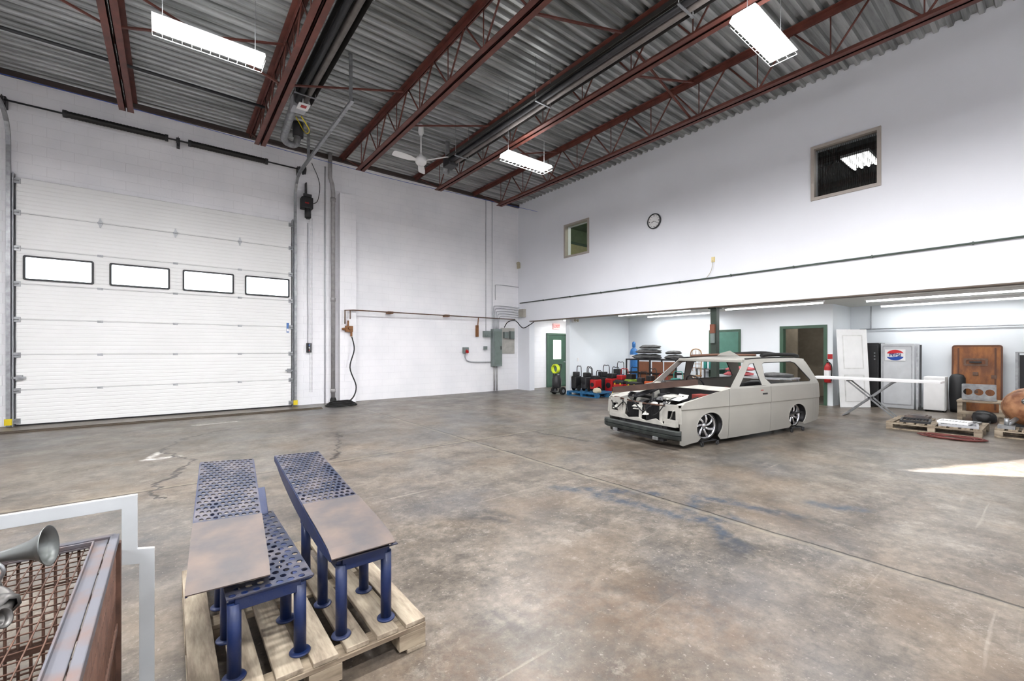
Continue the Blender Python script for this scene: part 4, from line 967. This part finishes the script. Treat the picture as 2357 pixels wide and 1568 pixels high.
pts=[(-.05,-.01),(-.10,.1),(-.12,.45),(-.13,CW/2),(-.12,CW-.45),(-.10,CW-.1),(-.05,CW+.01)]
pts=smooth([(p[0],p[1],0) for p in pts],4); sec_=[(0,.15),(-.02,.165),(-.025,.21),(-.012,.22),(-.025,.23),(-.02,.28),(0,.29),(.05,.29),(.05,.15)]
bm=nb(); rings=[]
for i,p in enumerate(pts):
    d=(pts[min(i+1,len(pts)-1)]-pts[max(i-1,0)]).normalized(); n=Vector((d.y,-d.x,0))
    rings.append([bm.verts.new(p+n*q_[0]+Vector((0,0,q_[1]-.01))) for q_ in sec_])
for i in range(len(rings)-1):
    for k in range(len(sec_)):
        l=(k+1)%len(sec_); bm.faces.new((rings[i][k],rings[i][l],rings[i+1][l],rings[i+1][k]))
bm.faces.new(rings[0]); bm.faces.new(rings[-1][::-1])
P(bm,'front_bumper',darkbump,car)
for y in (.35,1.25):
    bm=nb(); box(bm,-.16,-.13,y,y+.10,.10,.15); P(bm,'tow_bracket',galv,car,bevel=.005)
bm=nb(); box(bm,-.08,.0,.3,1.35,.08,.12); P(bm,'lower_crossbar',greydark,car,bevel=.005)
bm=nb(); box(bm,.35,.95,.62,1.03,.3,.56); box(bm,.4,.9,.6,.72,.54,.66); box(bm,.4,.9,.93,1.05,.54,.66); P(bm,'engine_block',greydark,car,bevel=.02)
bm=nb(); lathe(bm,[(.001,.0),(.16,.0),(.17,.02),(.17,.06),(.15,.075),(.001,.08)],(.62,.82,.66),seg=28); lathe(bm,[(.001,.0),(.03,0),(.03,.02),(.001,.02)],(.62,.82,.74),seg=12); P(bm,'air_cleaner',blackm,car)
for hp,rr in (([(.15,.5,.55),(.3,.45,.7),(.5,.5,.68),(.7,.6,.6)],.022),([(.15,1.15,.5),(.25,1.2,.68),(.5,1.1,.66)],.025),([(.9,.3,.75),(.7,.35,.7),(.6,.45,.62)],.014),([(.2,.8,.62),(.35,.9,.76),(.6,1.2,.72),(1.0,1.3,.8)],.012),([(-.03,.6,.6),(-.06,.75,.5),(-.04,.95,.62),(.05,1.2,.7)],.01),([(-.05,.3,.66),(-.08,.4,.52),(-.03,.55,.45)],.009),([(-.05,1.5,.6),(-.09,1.35,.48),(-.04,1.2,.6),(-.08,1.05,.44)],.01)):
    bm=nb(); tube(bm,smooth(hp,6),rr); P(bm,'coolant_hose',rubber,car)
bm=nb(); rod(bm,(.98,1.2,.82),(.98,1.2,.9),.09,seg=20); rod(bm,(.95,1.2,.88),(.9,1.2,.9),.04); P(bm,'brake_booster',greydark,car)
bm=nb(); box(bm,.75,.98,.25,.45,.62,.76); P(bm,'battery_box',M('bay_red',(120,46,38),.6),car,bevel=.006)
bm=nb(); a=Vector((-.1,1.42,.76)); b2=Vector((.95,.5,.92)); bar(bm,a,b2,.14,.012); d=(b2-a).normalized(); s_=Vector((-d.y,d.x,0)).normalized()
for q in (-1,1): bar(bm,a+s_*.07*q+Vector((0,0,.03)),b2+s_*.07*q+Vector((0,0,.03)),.008,.09)
for k in range(5): rod(bm,a.lerp(b2,.12+.18*k),a.lerp(b2,.12+.18*k)+Vector((0,0,.02)),.035)
P(bm,'hood_brace_beam',M('rusty_dark_beam',(70,52,44),.6,.3,var=.3),car,label='brown steel channel lying across the engine bay')
bm=nb(); bar(bm,(.1,1.05,.70),(1.0,1.15,.86),.09,.02); bar(bm,(.1,1.05,.72),(1.0,1.15,.88),.01,.06); P(bm,'loose_rail',greydark,car,label='dark rail lying in the engine bay')
for (px_,py_,pz_,w_,l_,rz_) in ((.32,.34,.715,.30,.16,.2),(.72,1.3,.80,.34,.2,-.3)):
    bm=nb(); plate(bm,[(-w_/2,-l_/2),(w_/2,-l_/2*.8),(w_/2*.9,l_/2),(-w_/2,l_/2*.7)],[],lambda u,v_,w:(px_+u*math.cos(rz_)-v_*math.sin(rz_),py_+u*math.sin(rz_)+v_*math.cos(rz_),pz_+.08*u+.05*v_),0); P(bm,'loose_white_panel',white,car,solid=.006,label='flat white sheet metal piece over the engine bay')
bm=nb(); blob(bm,(.45,.6,.70),(.16,.11,.045),amp=.9,fr=7); P(bm,'crumpled_cover',carprim,car)
bm=nb(); blob(bm,(2.5,.8,.5),(.45,.55,.28),amp=.5); P(bm,'interior_trim_pile',M('red_interior_cloth',(140,56,50),.9,var=.3),car)
bm=nb(); blob(bm,(3.3,.8,.66),(.35,.55,.22),amp=.4); P(bm,'loose_parts_pile',greydark,car)
bm=nb(); blob(bm,(1.9,.5,.55),(.2,.3,.25),amp=.3); P(bm,'loose_parts_pile',greydark,car)
def wheel(s,yc,d,steer):
    Mw=Matrix.Translation((s,yc,WZ))@Matrix.Rotation(steer,4,'Z')
    def PP(bm,name,mt,par=None,label=None):
        bm.transform(Mw); o=P(bm,name,mt,car if par is None else par,label=label); return o
    bm=nb(); prof=[(.188,-.09),(.2,-.1),(.22,-.105),(.232,-.085),(.237,-.05),(.237,.05),(.232,.085),(.22,.105),(.2,.1),(.188,.09)]
    lathe(bm,prof,(0,0,0),(0,1,0),seg=40); ty=PP(bm,'wheel',rubber,label='low-profile black tyre with polished rim')
    yo=d*.1
    bm=nb(); lathe(bm,[(.195,0),(.2,.006),(.19,.008),(.178,-.02),(.17,-.06),(.168,-.17)],(0,yo,0),(0,d,0),seg=40); lathe(bm,[(.001,-.005),(.03,-.005),(.045,-.02),(.05,-.06)],(0,yo,0),(0,d,0),seg=20)
    PP(bm,'rim',chrome,ty)
    for k in range(7):
        a0=k*2*math.pi/7; bm=nb()
        for off in (0,.22):
            pts=[]
            for q in range(6):
                tt=q/5; rr=.04+.14*tt; aa=a0+off+ .55*tt*(1 if off==0 else .75)
                pts.append((rr*math.cos(aa),yo-d*(.02-.008*math.sin(tt*3.1)),rr*math.sin(aa)))
            tube(bm,pts,[.013,.013,.013,.013,.015,.018],seg=6)
        PP(bm,'spoke',chrome,ty)
    bm=nb(); rod(bm,(0,yo-d*.1,0),(0,yo-d*.12,0),.14,seg=30); PP(bm,'brake_disc',greydark,ty)
for s,st in ((WF,math.radians(-12)),(WR,0)):
    wheel(s,.19,-1,st); wheel(s,CW-.19,1,st)
Mc=TM[car.name]
for s in (WF,WR):
    for yc in (.19,CW-.19):
        p=Mc@Vector((s,yc,0))
        t=T('wheel_dolly','black steel wheel dolly with four casters under a car wheel','dolly',(p.x,p.y,0),math.radians(-9.5),group='wheel dollies')
        bm=nb(); 
        for q in (-.14,.14): bar(bm,(q,-.17,.075),(q,.17,.075),.05,.02)
        for q in (-.15,.15): bar(bm,(-.17,q,.072),(.17,q,.072),.03,.014)
        P(bm,'dolly_frame',blackm,t,bevel=.003)
        for qx in (-.18,.18):
            for qy in (-.17,.17):
                bm=nb(); rod(bm,(qx,qy-.012,.03),(qx,qy+.012,.03),.03,seg=16); box(bm,qx-.015,qx+.015,qy-.018,qy-.014,.025,.066); box(bm,qx-.015,qx+.015,qy+.014,qy+.018,.025,.066); box(bm,qx-.02,qx+.02,qy-.02,qy+.02,.064,.07)
                P(bm,'caster',greydark,t)
# ================================================================= FOLDING TABLE
t=T('folding_table','long narrow white-topped table on crossed grey folding legs','table',(12.25,2.6,0))
bm=nb(); box(bm,12.0,12.5,1.5,3.72,.815,.862); P(bm,'table_top',white,t,world=True,bevel=.006)
for xx in (12.12,12.38):
    for (a,b_) in (((xx,2.2,.02),(xx,3.05,.81)),((xx,3.1,.02),(xx,2.25,.81))):
        bm=nb(); bar(bm,a,b_,.02,.03); P(bm,'leg',galv,t,world=True)
for (y,z) in ((2.2,.03),(3.1,.03),(2.25,.79),(3.05,.79),(2.65,.42)):
    bm=nb(); rod(bm,(12.0 if z<.1 else 12.12,y,z-.015 if z<.1 else z),(12.5 if z<.1 else 12.38,y,z-.015 if z<.1 else z),.014); P(bm,'cross_bar',galv,t,world=True)
# ================================================================= RECESS RIGHT ITEMS
t=T('door_slab','white two-panel interior door slab leaning against the black cabinet','door',(14.0,3.35,0))
du=Vector((.776,-.631,0)); dn=Vector((.631,.776,0)); Aa=Vector((13.66,3.58,.004)); th=math.atan2(.14,2.0)
fd=lambda u,v,w:tuple(Aa+du*u+dn*(v*math.sin(th)-w)+Vector((0,0,v*math.cos(th))))
bm=nb(); plate(bm,[(0,0),(.76,0),(.76,2.03),(0,2.03)],[],fd,.035); P(bm,'door_leaf',white,t,world=True,bevel=.003)
for (a,b_) in ((.15,.85),(1.0,1.88)):
    bm=nb(); plate(bm,[(.12,a),(.64,a),(.64,b_),(.12,b_)],[[(.145,a+.025),(.145,b_-.025),(.615,b_-.025),(.615,a+.025)]],lambda u,v,w:fd(u,v,.035+w),.006); P(bm,'panel_moulding',M('door_moulding',(214,214,212),.5),t,world=True)
t=T('black_cabinet','tall black steel equipment cabinet with knobs','cabinet',(14.85,3.16,0))
bm=nb(); box(bm,14.6,15.3,2.99,3.36,.0,1.68); P(bm,'cabinet_body',greydark,t,world=True,bevel=.02)
bm=nb(); box(bm,14.585,14.6,3.02,3.33,.1,1.6); P(bm,'cabinet_door',blackm,t,world=True,bevel=.004)
for z in (1.25,1.33,1.41):
    bm=nb(); rod(bm,(14.585,3.07,z),(14.56,3.07,z),.015); P(bm,'knob',galv,t,world=True)
t=T('vending_machine','white vending machine cabinet with round soft drink emblem','vending machine',(14.95,2.62,0))
bm=nb(); box(bm,14.6,15.3,2.3,2.95,.0,1.66); P(bm,'machine_body',M('aged_white_enamel',(200,203,206),.45,var=.05),t,world=True,bevel=.015)
bm=nb(); plate(bm,rrect(2.625,.85,.58,1.5,.03),[rrect(2.625,.85,.54,1.46,.03)[::-1]],fX(14.6),.01); P(bm,'door_trim',galvl,t,world=True)
lc=(2.66,1.36)
bm=nb(); plate(bm,rrect(lc[0],lc[1],.40,.29,.01),[],fX(14.588),.004); P(bm,'emblem_panel',white,t,world=True)
Rr=.135
def halfc(sign):
    pts=[(lc[0]-1.3*Rr*math.cos(math.radians(a)),lc[1]+sign*Rr*math.sin(math.radians(a))) for a in range(22,159,7)]
    return pts+[(lc[0]+1.3*Rr*.92*(1-2*k/10),lc[1]+sign*.045-.010*math.sin(2*math.pi*k/10)) for k in range(11)]
bm=nb(); plate(bm,halfc(1),[],fX(14.583),.002); P(bm,'emblem_top',M('emblem_red',(205,30,40),.4,var=0),t,world=True)
bm=nb(); plate(bm,halfc(-1),[],fX(14.583),.002); P(bm,'emblem_bottom',M('emblem_blue',(20,70,160),.4,var=0),t,world=True)
textmesh('PEPSI',.105,facingX(14.579,lc[0],lc[1]),'emblem_lettering',M('emblem_ink',(20,40,110),.4,var=0),t,off=.002)
for yy,lab in ((2.24,'grey'),(2.18,'dark')):
    bm=nb(); bar(bm,(14.55,yy,.01),(14.8,yy+.03,1.62),.04,.025); solo(bm,'metal_channel',galv if lab=='grey' else greydark,lab+' metal channel leaning beside the vending machine','metal bar')
t=T('mini_fridge','small white refrigerator standing on the floor','refrigerator',(14.7,1.95,0))
bm=nb(); box(bm,14.52,14.95,1.74,2.12,.03,.84); P(bm,'fridge_body',white,t,world=True,bevel=.01)
bm=nb(); box(bm,14.48,14.515,1.745,2.115,.04,.83); P(bm,'fridge_door',white,t,world=True,bevel=.008)
for a in (14.55,14.92):
    for b_ in (1.78,2.08):
        bm=nb(); rod(bm,(a,b_,0),(a,b_,.03),.02); P(bm,'fridge_foot',blackm,t,world=True)
bm=nb(); lathe(bm,[(.001,0),(.12,0),(.13,.1),(.145,.4),(.14,.82),(.1,.9),(.001,.92)],(14.86,1.57,.0),seg=20); solo(bm,'plastic_bin',blackm,'rounded black plastic bin beside the small refrigerator','bin')
t=T('plywood_crate_lid','orange varnished plywood panel with rounded corners and metal latches','panel',(15.2,1.28,0))
lf=lambda u,v,w:(15.16+.1*v/1.6-w,u,v)
bm=nb(); plate(bm,rrect(1.285,.81,.84,1.6,.06),[],lf,.03); P(bm,'plywood_board',ply,t,world=True)
bm=nb(); plate(bm,rrect(1.285,.81,.84,1.6,.06),[rrect(1.285,.81,.78,1.54,.04)[::-1]],lambda u,v,w:lf(u,v,.03+w),.008); P(bm,'edge_band',M('brown_edge_band',(84,46,22),.5),t,world=True)
bm=nb(); plate(bm,rrect(1.3,1.2,.40,.18,.02),[rrect(1.3,1.2,.32,.10,.02)[::-1]],lambda u,v,w:lf(u,v,.03+w),.014); P(bm,'latch_plate',brownp,t,world=True)
for yy,zz_ in ((1.0,.86),(1.3,.92),(1.58,.86),(1.3,.5)):
    bm=nb(); plate(bm,rrect(yy,zz_,.09,.08,.005),[],lambda u,v,w:lf(u,v,.03+w),.018); P(bm,'latch',brownp,t,world=True)
bm=nb(); box(bm,15.15,15.19,1.2,1.4,1.18,1.22); P(bm,'handle',greydark,t,world=True)
for yy in (.98,1.59):
    bm=nb(); plate(bm,rrect(yy,.81,.03,1.46,.004),[],lambda u,v,w:lf(u,v,.03+w),.006); P(bm,'batten',M('brown_edge_band',(84,46,22),.5),t,world=True)
t=T('wooden_stand','rough wooden trestle stand on the floor','stand',(13.6,1.08,0))
bm=nb(); box(bm,13.3,13.9,.72,1.42,.38,.42); P(bm,'stand_top',wood,t,world=True,bevel=.004)
for xx in (13.34,13.86):
    for yy in (.77,1.37):
        bm=nb(); box(bm,xx-.04,xx+.04,yy-.04,yy+.04,0,.38); P(bm,'leg',wood,t,world=True,bevel=.004)
bm=nb(); box(bm,13.29,13.32,.76,1.38,.12,.2); P(bm,'cross_rail',wood,t,world=True)
bm=nb(); plate(bm,rrect(1.1,.6,.5,.34,.02),[[ (c_+.07*math.cos(-k*.52),.6+.07*math.sin(-k*.52)) for k in range(12)] for c_ in (.94,1.1,1.26)],fX(13.42),.03); box(bm,13.42,13.62,.85,1.35,.43,.45)
solo(bm,'vent_panel',galv,'grey metal panel with three round openings on the wooden stand','metal panel')
bm=nb(); blob(bm,(13.1,1.0,.1),(.13,.18,.15),amp=.15); box(bm,13.0,13.1,.9,1.15,.01,.2); solo(bm,'black_motor',blackm,'black electric motor on the floor by the wooden stand','motor')
t=T('metal_rack','grey steel rack with a black radiator','rack',(14.6,.3,0))
bm=nb()
for xx in (14.4,14.9):
    for yy in (.0,.62): box(bm,xx-.02,xx+.02,yy-.02,yy+.02,0,1.45)
box(bm,14.4,14.9,.0,.62,1.42,1.45); box(bm,14.4,14.9,.0,.62,.6,.63); P(bm,'rack_frame',galv,t,world=True)
bm=nb(); box(bm,14.42,14.5,.05,.58,.64,1.38)
for k in range(16): box(bm,14.41,14.42,.08+.031*k,.09+.031*k,.9,1.33)
P(bm,'radiator',blackm,t,world=True)
t=T('compressor_tank','rusty orange horizontal air tank with gauge and fittings','air tank',(12.0,.3,.145))
bm=nb(); lathe(bm,[(.001,-.05),(.12,-.04),(.22,0),(.28,.08),(.3,.18),(.3,.85),(.28,.95),(.2,1.03),(.001,1.08)],(11.5,.38,.50),(1,.0,0),seg=32); lathe(bm,[(.3,.12),(.308,.125),(.308,.145),(.3,.15)],(11.5,.38,.50),(1,0,0),seg=32); P(bm,'tank_shell',tankm,t,world=True)
bm=nb(); lathe(bm,[(.001,0),(.06,0),(.06,.03),(.001,.03)],(11.42,.38,.62),(-1,0,0),seg=20); rod(bm,(11.55,.4,.62),(11.42,.4,.62),.015); P(bm,'gauge',chrome,t,world=True)
for xx in (11.7,12.2):
    bm=nb(); box(bm,xx-.03,xx+.03,.2,.56,.145,.26); P(bm,'tank_foot',greydark,t,world=True)
bm=nb(); rod(bm,(11.5,.5,.3),(11.3,.6,.2),.035); box(bm,11.2,11.4,.5,.7,.145,.2); rod(bm,(11.3,.6,.2),(11.3,.6,.32),.03); P(bm,'valve_fitting',galv,t,world=True)
def solo_grille(x,y,z,w,l,rz,lab,mt):
    bm=nb(); plate(bm,rrect(0,0,w,l,.01,2),[rrect(0,0,w-.06,l-.06,.005,2)[::-1]],lambda u,v,ww:(u,v,ww),.04)
    n=int(l/.05)
    for k in range(1,n):
        yy=-l/2+.03+k*(l-.06)/n; bar(bm,(-w/2+.03,yy,.02),(w/2-.03,yy,.02),.028,.004,up=(0,.7,.7))
    o=P(bm,'metal_grille',mt); o.location=(x,y,z); o.rotation_euler=(0,0,rz); o['label']=lab; o['category']='grille'; return o
solo_grille(10.98,1.15,.145,.4,.5,.1,'grey louvred metal grille lying on the pallet',galvl)
solo_grille(11.45,1.15,.145,.35,.45,-.1,'dull aluminium grille on the pallet',galv)
solo_grille(11.03,1.2,.187,.34,.4,-.1,'white louvred vent cover stacked on another grille',white)
solo_grille(11.05,1.72,.145,.5,.42,.1,'dark steel grating on the pallet',greydark)
bm=nb(); box(bm,11.45,11.78,1.6,1.95,.145,.2); box(bm,11.48,11.74,1.65,1.9,.2,.215); solo(bm,'steel_plate',sheetm,'stacked weathered steel plates on the pallet','metal plate',bevel=.003)
t=T('hose_coil','coil of dark red air hose lying on the floor','hose',(10.4,1.15,0))
bm=nb()
for k in range(6):
    r=.13+.022*k; cz=.014+.012*(k%2); ox=random.uniform(-.02,.02); oy=random.uniform(-.03,.03)
    tube(bm,[(10.38+ox+r*math.cos(a*.2618),1.15+oy+r*1.75*math.sin(a*.2618),cz+.004*math.sin(a*1.3+k)) for a in range(24)],.009,closed=True,seg=6)
P(bm,'hose_loop',hosered,t,world=True)
# ================================================================= RECESS LEFT ITEMS
t=T('pressure_washer','black upright washer on wheels with yellow-green hose reel','pressure washer',(10.2,10.45,0))
bm=nb()
for yy in (10.3,10.6): tube(bm,smooth([(10.1,yy,.08),(10.12,yy,.6),(10.22,yy,1.0)],4),.015)
tube(bm,[(10.22,10.3,1.0),(10.22,10.6,1.0)],.015); box(bm,10.0,10.3,10.28,10.62,.08,.11); P(bm,'cart_frame',blackm,t,world=True)
for yy in (10.25,10.65):
    bm=nb(); rod(bm,(10.22,yy-.03,.13),(10.22,yy+.03,.13),.13,seg=20); rod(bm,(10.22,yy-.035,.13),(10.22,yy+.035,.13),.06,seg=14,mi=1); P(bm,'wheel',[rubber,galv],t,world=True)
bm=nb(); blob(bm,(10.14,10.45,.4),(.17,.15,.3),amp=.15); P(bm,'motor_body',greydark,t,world=True)
bm=nb()
for k in range(4): tube(bm,[(10.04+.03*k,10.45+.14*math.cos(a*.35),.86+.14*math.sin(a*.35)) for a in range(18)],.02,closed=True,seg=6)
P(bm,'hose_reel',M('lime_yellow_hose',(206,222,50),.5),t,world=True)
def machine(x,y,z,sx,sy_,h,mt,lab,mt2=blackm):
    t=T('shop_machine',lab,'machine',(x,y,z))
    bm=nb(); box(bm,-sx/2,sx/2,-sy_/2,sy_/2,.08,h*.6); P(bm,'machine_body',mt,t,bevel=.03)
    bm=nb(); box(bm,-sx/2*.7,sx/2*.7,-sy_/2*.7,sy_/2*.7,h*.6,h*.78); P(bm,'machine_top',mt2,t,bevel=.02)
    bm=nb(); rod(bm,(-sx/2,0,h*.35),(-sx/2-.02,0,h*.35),sy_*.3,seg=18); P(bm,'front_cover',mt2,t)
    bm=nb(); tube(bm,smooth([(sx/2*.9,-sy_/2*.9,.3*h),(sx/2*.9,-sy_/2*.9,h*.95),(sx/2*.9,0,h),(sx/2*.9,sy_/2*.9,h*.95),(sx/2*.9,sy_/2*.9,.3*h)],4),.013); P(bm,'handle',mt2,t)
    for q in (-1,1):
        bm=nb(); rod(bm,(0,q*(sy_/2+.005),.085),(0,q*(sy_/2+.03),.085),.084,seg=18); P(bm,'wheel',rubber,t)
    return t
machine(10.55,9.95,.145,.3,.2,.8,blackm,'black upright compressor on the blue pallet',greydark)
machine(10.7,9.64,.145,.3,.2,.78,greydark,'dark upright machine on the blue pallet',blackm)
machine(10.8,9.33,.145,.34,.22,.66,red,'red portable generator on the blue pallet')
machine(11.15,9.95,.145,.2,.2,.72,M('mid_blue_case',(40,84,150),.5),'blue cased machine at the back of the pallet')
machine(11.65,9.75,0,.4,.28,.95,greydark,'dark grey tall wheeled machine on the floor')
machine(11.65,9.35,0,.4,.3,.9,red,'red wheeled shop machine on the floor')
machine(11.62,8.95,0,.36,.3,.86,blackm,'black wheeled charger with red top',red)
machine(11.6,8.55,0,.36,.28,.92,M('lime_case',(120,146,50),.5),'lime green and black shop vacuum')
machine(11.55,8.15,0,.3,.26,.8,blackm,'black wheeled shop vacuum',greydark)
machine(11.5,7.78,0,.3,.26,.9,orange,'orange wheeled cart machine with tall handle')
machine(11.45,7.4,0,.3,.28,.75,greydark,'dark grey wheeled machine near the rack',red)
machine(12.45,9.75,0,.36,.3,1.05,M('deep_blue_case',(36,60,110),.5),'tall blue wheeled machine by the recess wall')
machine(11.6,7.0,0,.3,.3,.85,blackm,'black machine with teal lid behind the car',teal)
def crate(x,y,z,sx,sy_,h,mt,lab):
    t=T('tool_case',lab,'tool case',(x,y,z),group='tool cases')
    bm=nb(); box(bm,-sx/2,sx/2,-sy_/2,sy_/2,0,h*.62); P(bm,'case_body',mt,t,bevel=.015)
    bm=nb(); box(bm,-sx/2-.004,sx/2+.004,-sy_/2-.004,sy_/2+.004,h*.63,h); P(bm,'case_lid',blackm,t,bevel=.012)
    bm=nb(); tube(bm,smooth([(-.10,-.08,h*.8),(-.10-sx/2+.06,-.07,h*.8),(-.10-sx/2+.06,.07,h*.8),(-.10,.08,h*.8)],4),.009); P(bm,'handle',greydark,t)
    for q in (-.1,.1):
        bm=nb(); box(bm,-sx/2-.016,-sx/2-.004,q-.02,q+.02,h*.5,h*.75); P(bm,'latch',yellow,t)
crate(11.05,8.55,0,.3,.42,.3,yellow,'yellow and black tool case on the floor')
crate(11.05,8.55,.302,.26,.36,.22,red,'red and black tool case stacked on another')
crate(11.0,8.0,0,.3,.42,.28,blackm,'black tool case on the floor')
crate(11.0,8.0,.282,.28,.38,.24,orange,'orange and black tool case stacked on another')
bm=nb(); blob(bm,(10.5,9.02,.205),(.15,.12,.1),amp=.3); solo(bm,'cloth_bundle',beige,'beige cloth bundle on the blue pallet','cloth')
t=T('storage_rack','black steel rack holding brown panels','rack',(12.3,8.0,0))
bm=nb()
for xx in (11.95,12.6):
    for yy in (7.2,8.1,9.0): box(bm,xx-.02,xx+.02,yy-.02,yy+.02,0,1.2)
for z in (.3,.75,1.18):
    for xx in (11.95,12.6): box(bm,xx-.018,xx+.018,7.2,9.0,z-.02,z+.02)
    for yy in (7.2,8.1,9.0): box(bm,11.95,12.6,yy-.018,yy+.018,z-.02,z+.02)
box(bm,11.95,12.6,7.2,9.0,1.18,1.2); box(bm,11.95,12.6,7.2,9.0,.3,.32)
P(bm,'rack_frame',blackm,t,world=True)
for y0,y1 in ((7.25,7.62),(7.67,8.05),(8.15,8.55)):
    bm=nb(); box(bm,11.985,12.01,y0,y1,.322,1.12); solo(bm,'wood_panel',M('brown_panel',(122,78,54),.5,var=.15),'brown panel propped in the black rack','panel',bevel=.004,group='brown panels')
for i,(dy,z,l,w,h) in enumerate(((8.42,1.265,.50,.3,.10),(8.35,1.43,.44,.28,.09),(7.45,1.255,.28,.27,.09),(8.3,1.58,.36,.24,.08),(7.48,1.40,.24,.22,.07))):
    bm=nb(); blob(bm,(12.28,dy,z),(w,l,h),amp=.35,fr=2.2)
    solo(bm,'moving_blanket',blanket,'bundled grey quilted moving blanket on the rack','blanket',group='stacked moving blankets')
t=T('gas_cylinder','tall bright blue gas cylinder with white label','gas cylinder',(12.9,9.4,0))
bm=nb(); lathe(bm,[(.001,0),(.13,0),(.135,.03),(.135,1.4),(.11,1.5),(.05,1.56),(.04,1.6)],(12.9,9.4,0),seg=24); P(bm,'cylinder_body',bluegas,t,world=True)
bm=nb(); lathe(bm,[(.04,1.58),(.06,1.6),(.06,1.74),(.03,1.78),(.001,1.78)],(12.9,9.4,0),seg=16); P(bm,'valve_cap',bluegas,t,world=True)
bm=nb(); lathe(bm,[(.137,1.15),(.137,1.32)],(12.9,9.4,0),seg=24); P(bm,'label_band',white,t,world=True)
t=T('rattan_chair','tall bentwood and rattan chair','chair',(12.25,6.85,0)); cw=mat_wood('chair_wood',(140,104,68),(176,138,98),(4,4,14))
bm=nb(); box(bm,12.05,12.45,6.65,7.05,.7,.74); P(bm,'seat',cw,t,world=True,bevel=.01)
for xx in (12.08,12.42):
    for yy in (6.68,7.02):
        bm=nb(); rod(bm,(xx,yy,0),(xx,yy,.7),.018); P(bm,'leg',cw,t,world=True)
bm=nb(); tube(bm,smooth([(12.42,6.68,.74),(12.46,6.68,1.35),(12.46,6.76,1.5),(12.46,6.94,1.5),(12.46,7.02,1.35),(12.42,7.02,.74)],4),.018)
for k in range(4): rod(bm,(12.455,6.68,.95+.12*k),(12.455,7.02,.95+.12*k),.01,seg=6)
for k in range(3): rod(bm,(12.455,6.75+.1*k,.85),(12.455,6.75+.1*k,1.48),.008,seg=6)
P(bm,'chair_back',cw,t,world=True)
t=T('low_bench','low grey work bench near the recess wall','bench',(12.8,5.6,0))
bm=nb(); box(bm,12.5,13.1,4.3,6.4,.72,.76); P(bm,'bench_top',galvl,t,world=True)
for xx in (12.55,13.05):
    for yy in (4.35,6.35):
        bm=nb(); box(bm,xx-.03,xx+.03,yy-.03,yy+.03,0,.72); P(bm,'leg',galv,t,world=True)
for i,(yy,z,mt,lab) in enumerate(((5.75,.81,pinkcloth,'bundled pink and red blanket on the bench'),(5.7,.95,pinkcloth,'pink blanket stacked on another'),(4.75,.81,blanket,'dark grey blanket on the bench'))):
    bm=nb(); blob(bm,(12.8,yy,z),(.25,.38,.075),amp=.35,fr=2.2)
    solo(bm,'folded_blanket',mt,lab,'blanket')
for k,(yy,mt) in enumerate(((7.05,teal),(6.87,teal),(6.69,M('pale_bottle',(180,190,190),.4)))):
    bm=nb(); lathe(bm,[(.001,0),(.05,0),(.055,.02),(.055,.2),(.03,.26),(.02,.3),(.001,.3)],(13.4,yy,.9),seg=14); lathe(bm,[(.022,.28),(.022,.33),(.001,.33)],(13.4,yy,.9),seg=10)
    solo(bm,'plastic_bottle',mt,'plastic shop bottle on the shelf','bottle',group='shop bottles')
bm=nb(); box(bm,13.25,13.8,6.55,7.3,.87,.9)
for xx in (13.28,13.77):
    for yy in (6.58,7.27): box(bm,xx-.02,xx+.02,yy-.02,yy+.02,0,.87)
solo(bm,'metal_shelf',galv,'low grey shelf against the recess wall','shelf')
# ================================================================= LIGHT / CAMERA
sun=bpy.data.lights.new('sun','SUN'); sun.energy=95; sun.angle=.012; sun.color=(1,.97,.92)
so=bpy.data.objects.new('sun',sun); COL.objects.link(so); so.rotation_euler=sd.to_track_quat('Z','Y').to_euler(); so.location=(12,-12,8)
def point(nm,p,e,col=(1,1,1)):
    pl=bpy.data.lights.new(nm,'POINT'); pl.energy=e; pl.shadow_soft_size=.2; pl.color=col; po=bpy.data.objects.new(nm,pl); COL.objects.link(po); po.location=p
point('upstairs_glow',(11.5,8.3,6.1),70,(1,.97,.85)); point('upstairs_glow',(11.2,1.2,5.0),7); point('inner_room_glow',(14.8,4.8,2.5),12)  # unseen point lights added to brighten the rooms behind windows and doorway
w=bpy.data.worlds.new('World'); scn.world=w; w.use_nodes=True; w.node_tree.nodes['Background'].inputs[0].default_value=(.75,.85,1,1); w.node_tree.nodes['Background'].inputs[1].default_value=.6
cam=bpy.data.cameras.new('camera'); co=bpy.data.objects.new('camera',cam); COL.objects.link(co)
co.location=(0,0,1.5); co.rotation_euler=(math.pi/2,0,-math.radians(38.256)); cam.sensor_width=36; cam.lens=36*1000/2357; cam.shift_y=21/2357; cam.clip_start=.05; cam.clip_end=100
scn.camera=co
scn.view_settings.view_transform='Standard'; scn.view_settings.exposure=.08
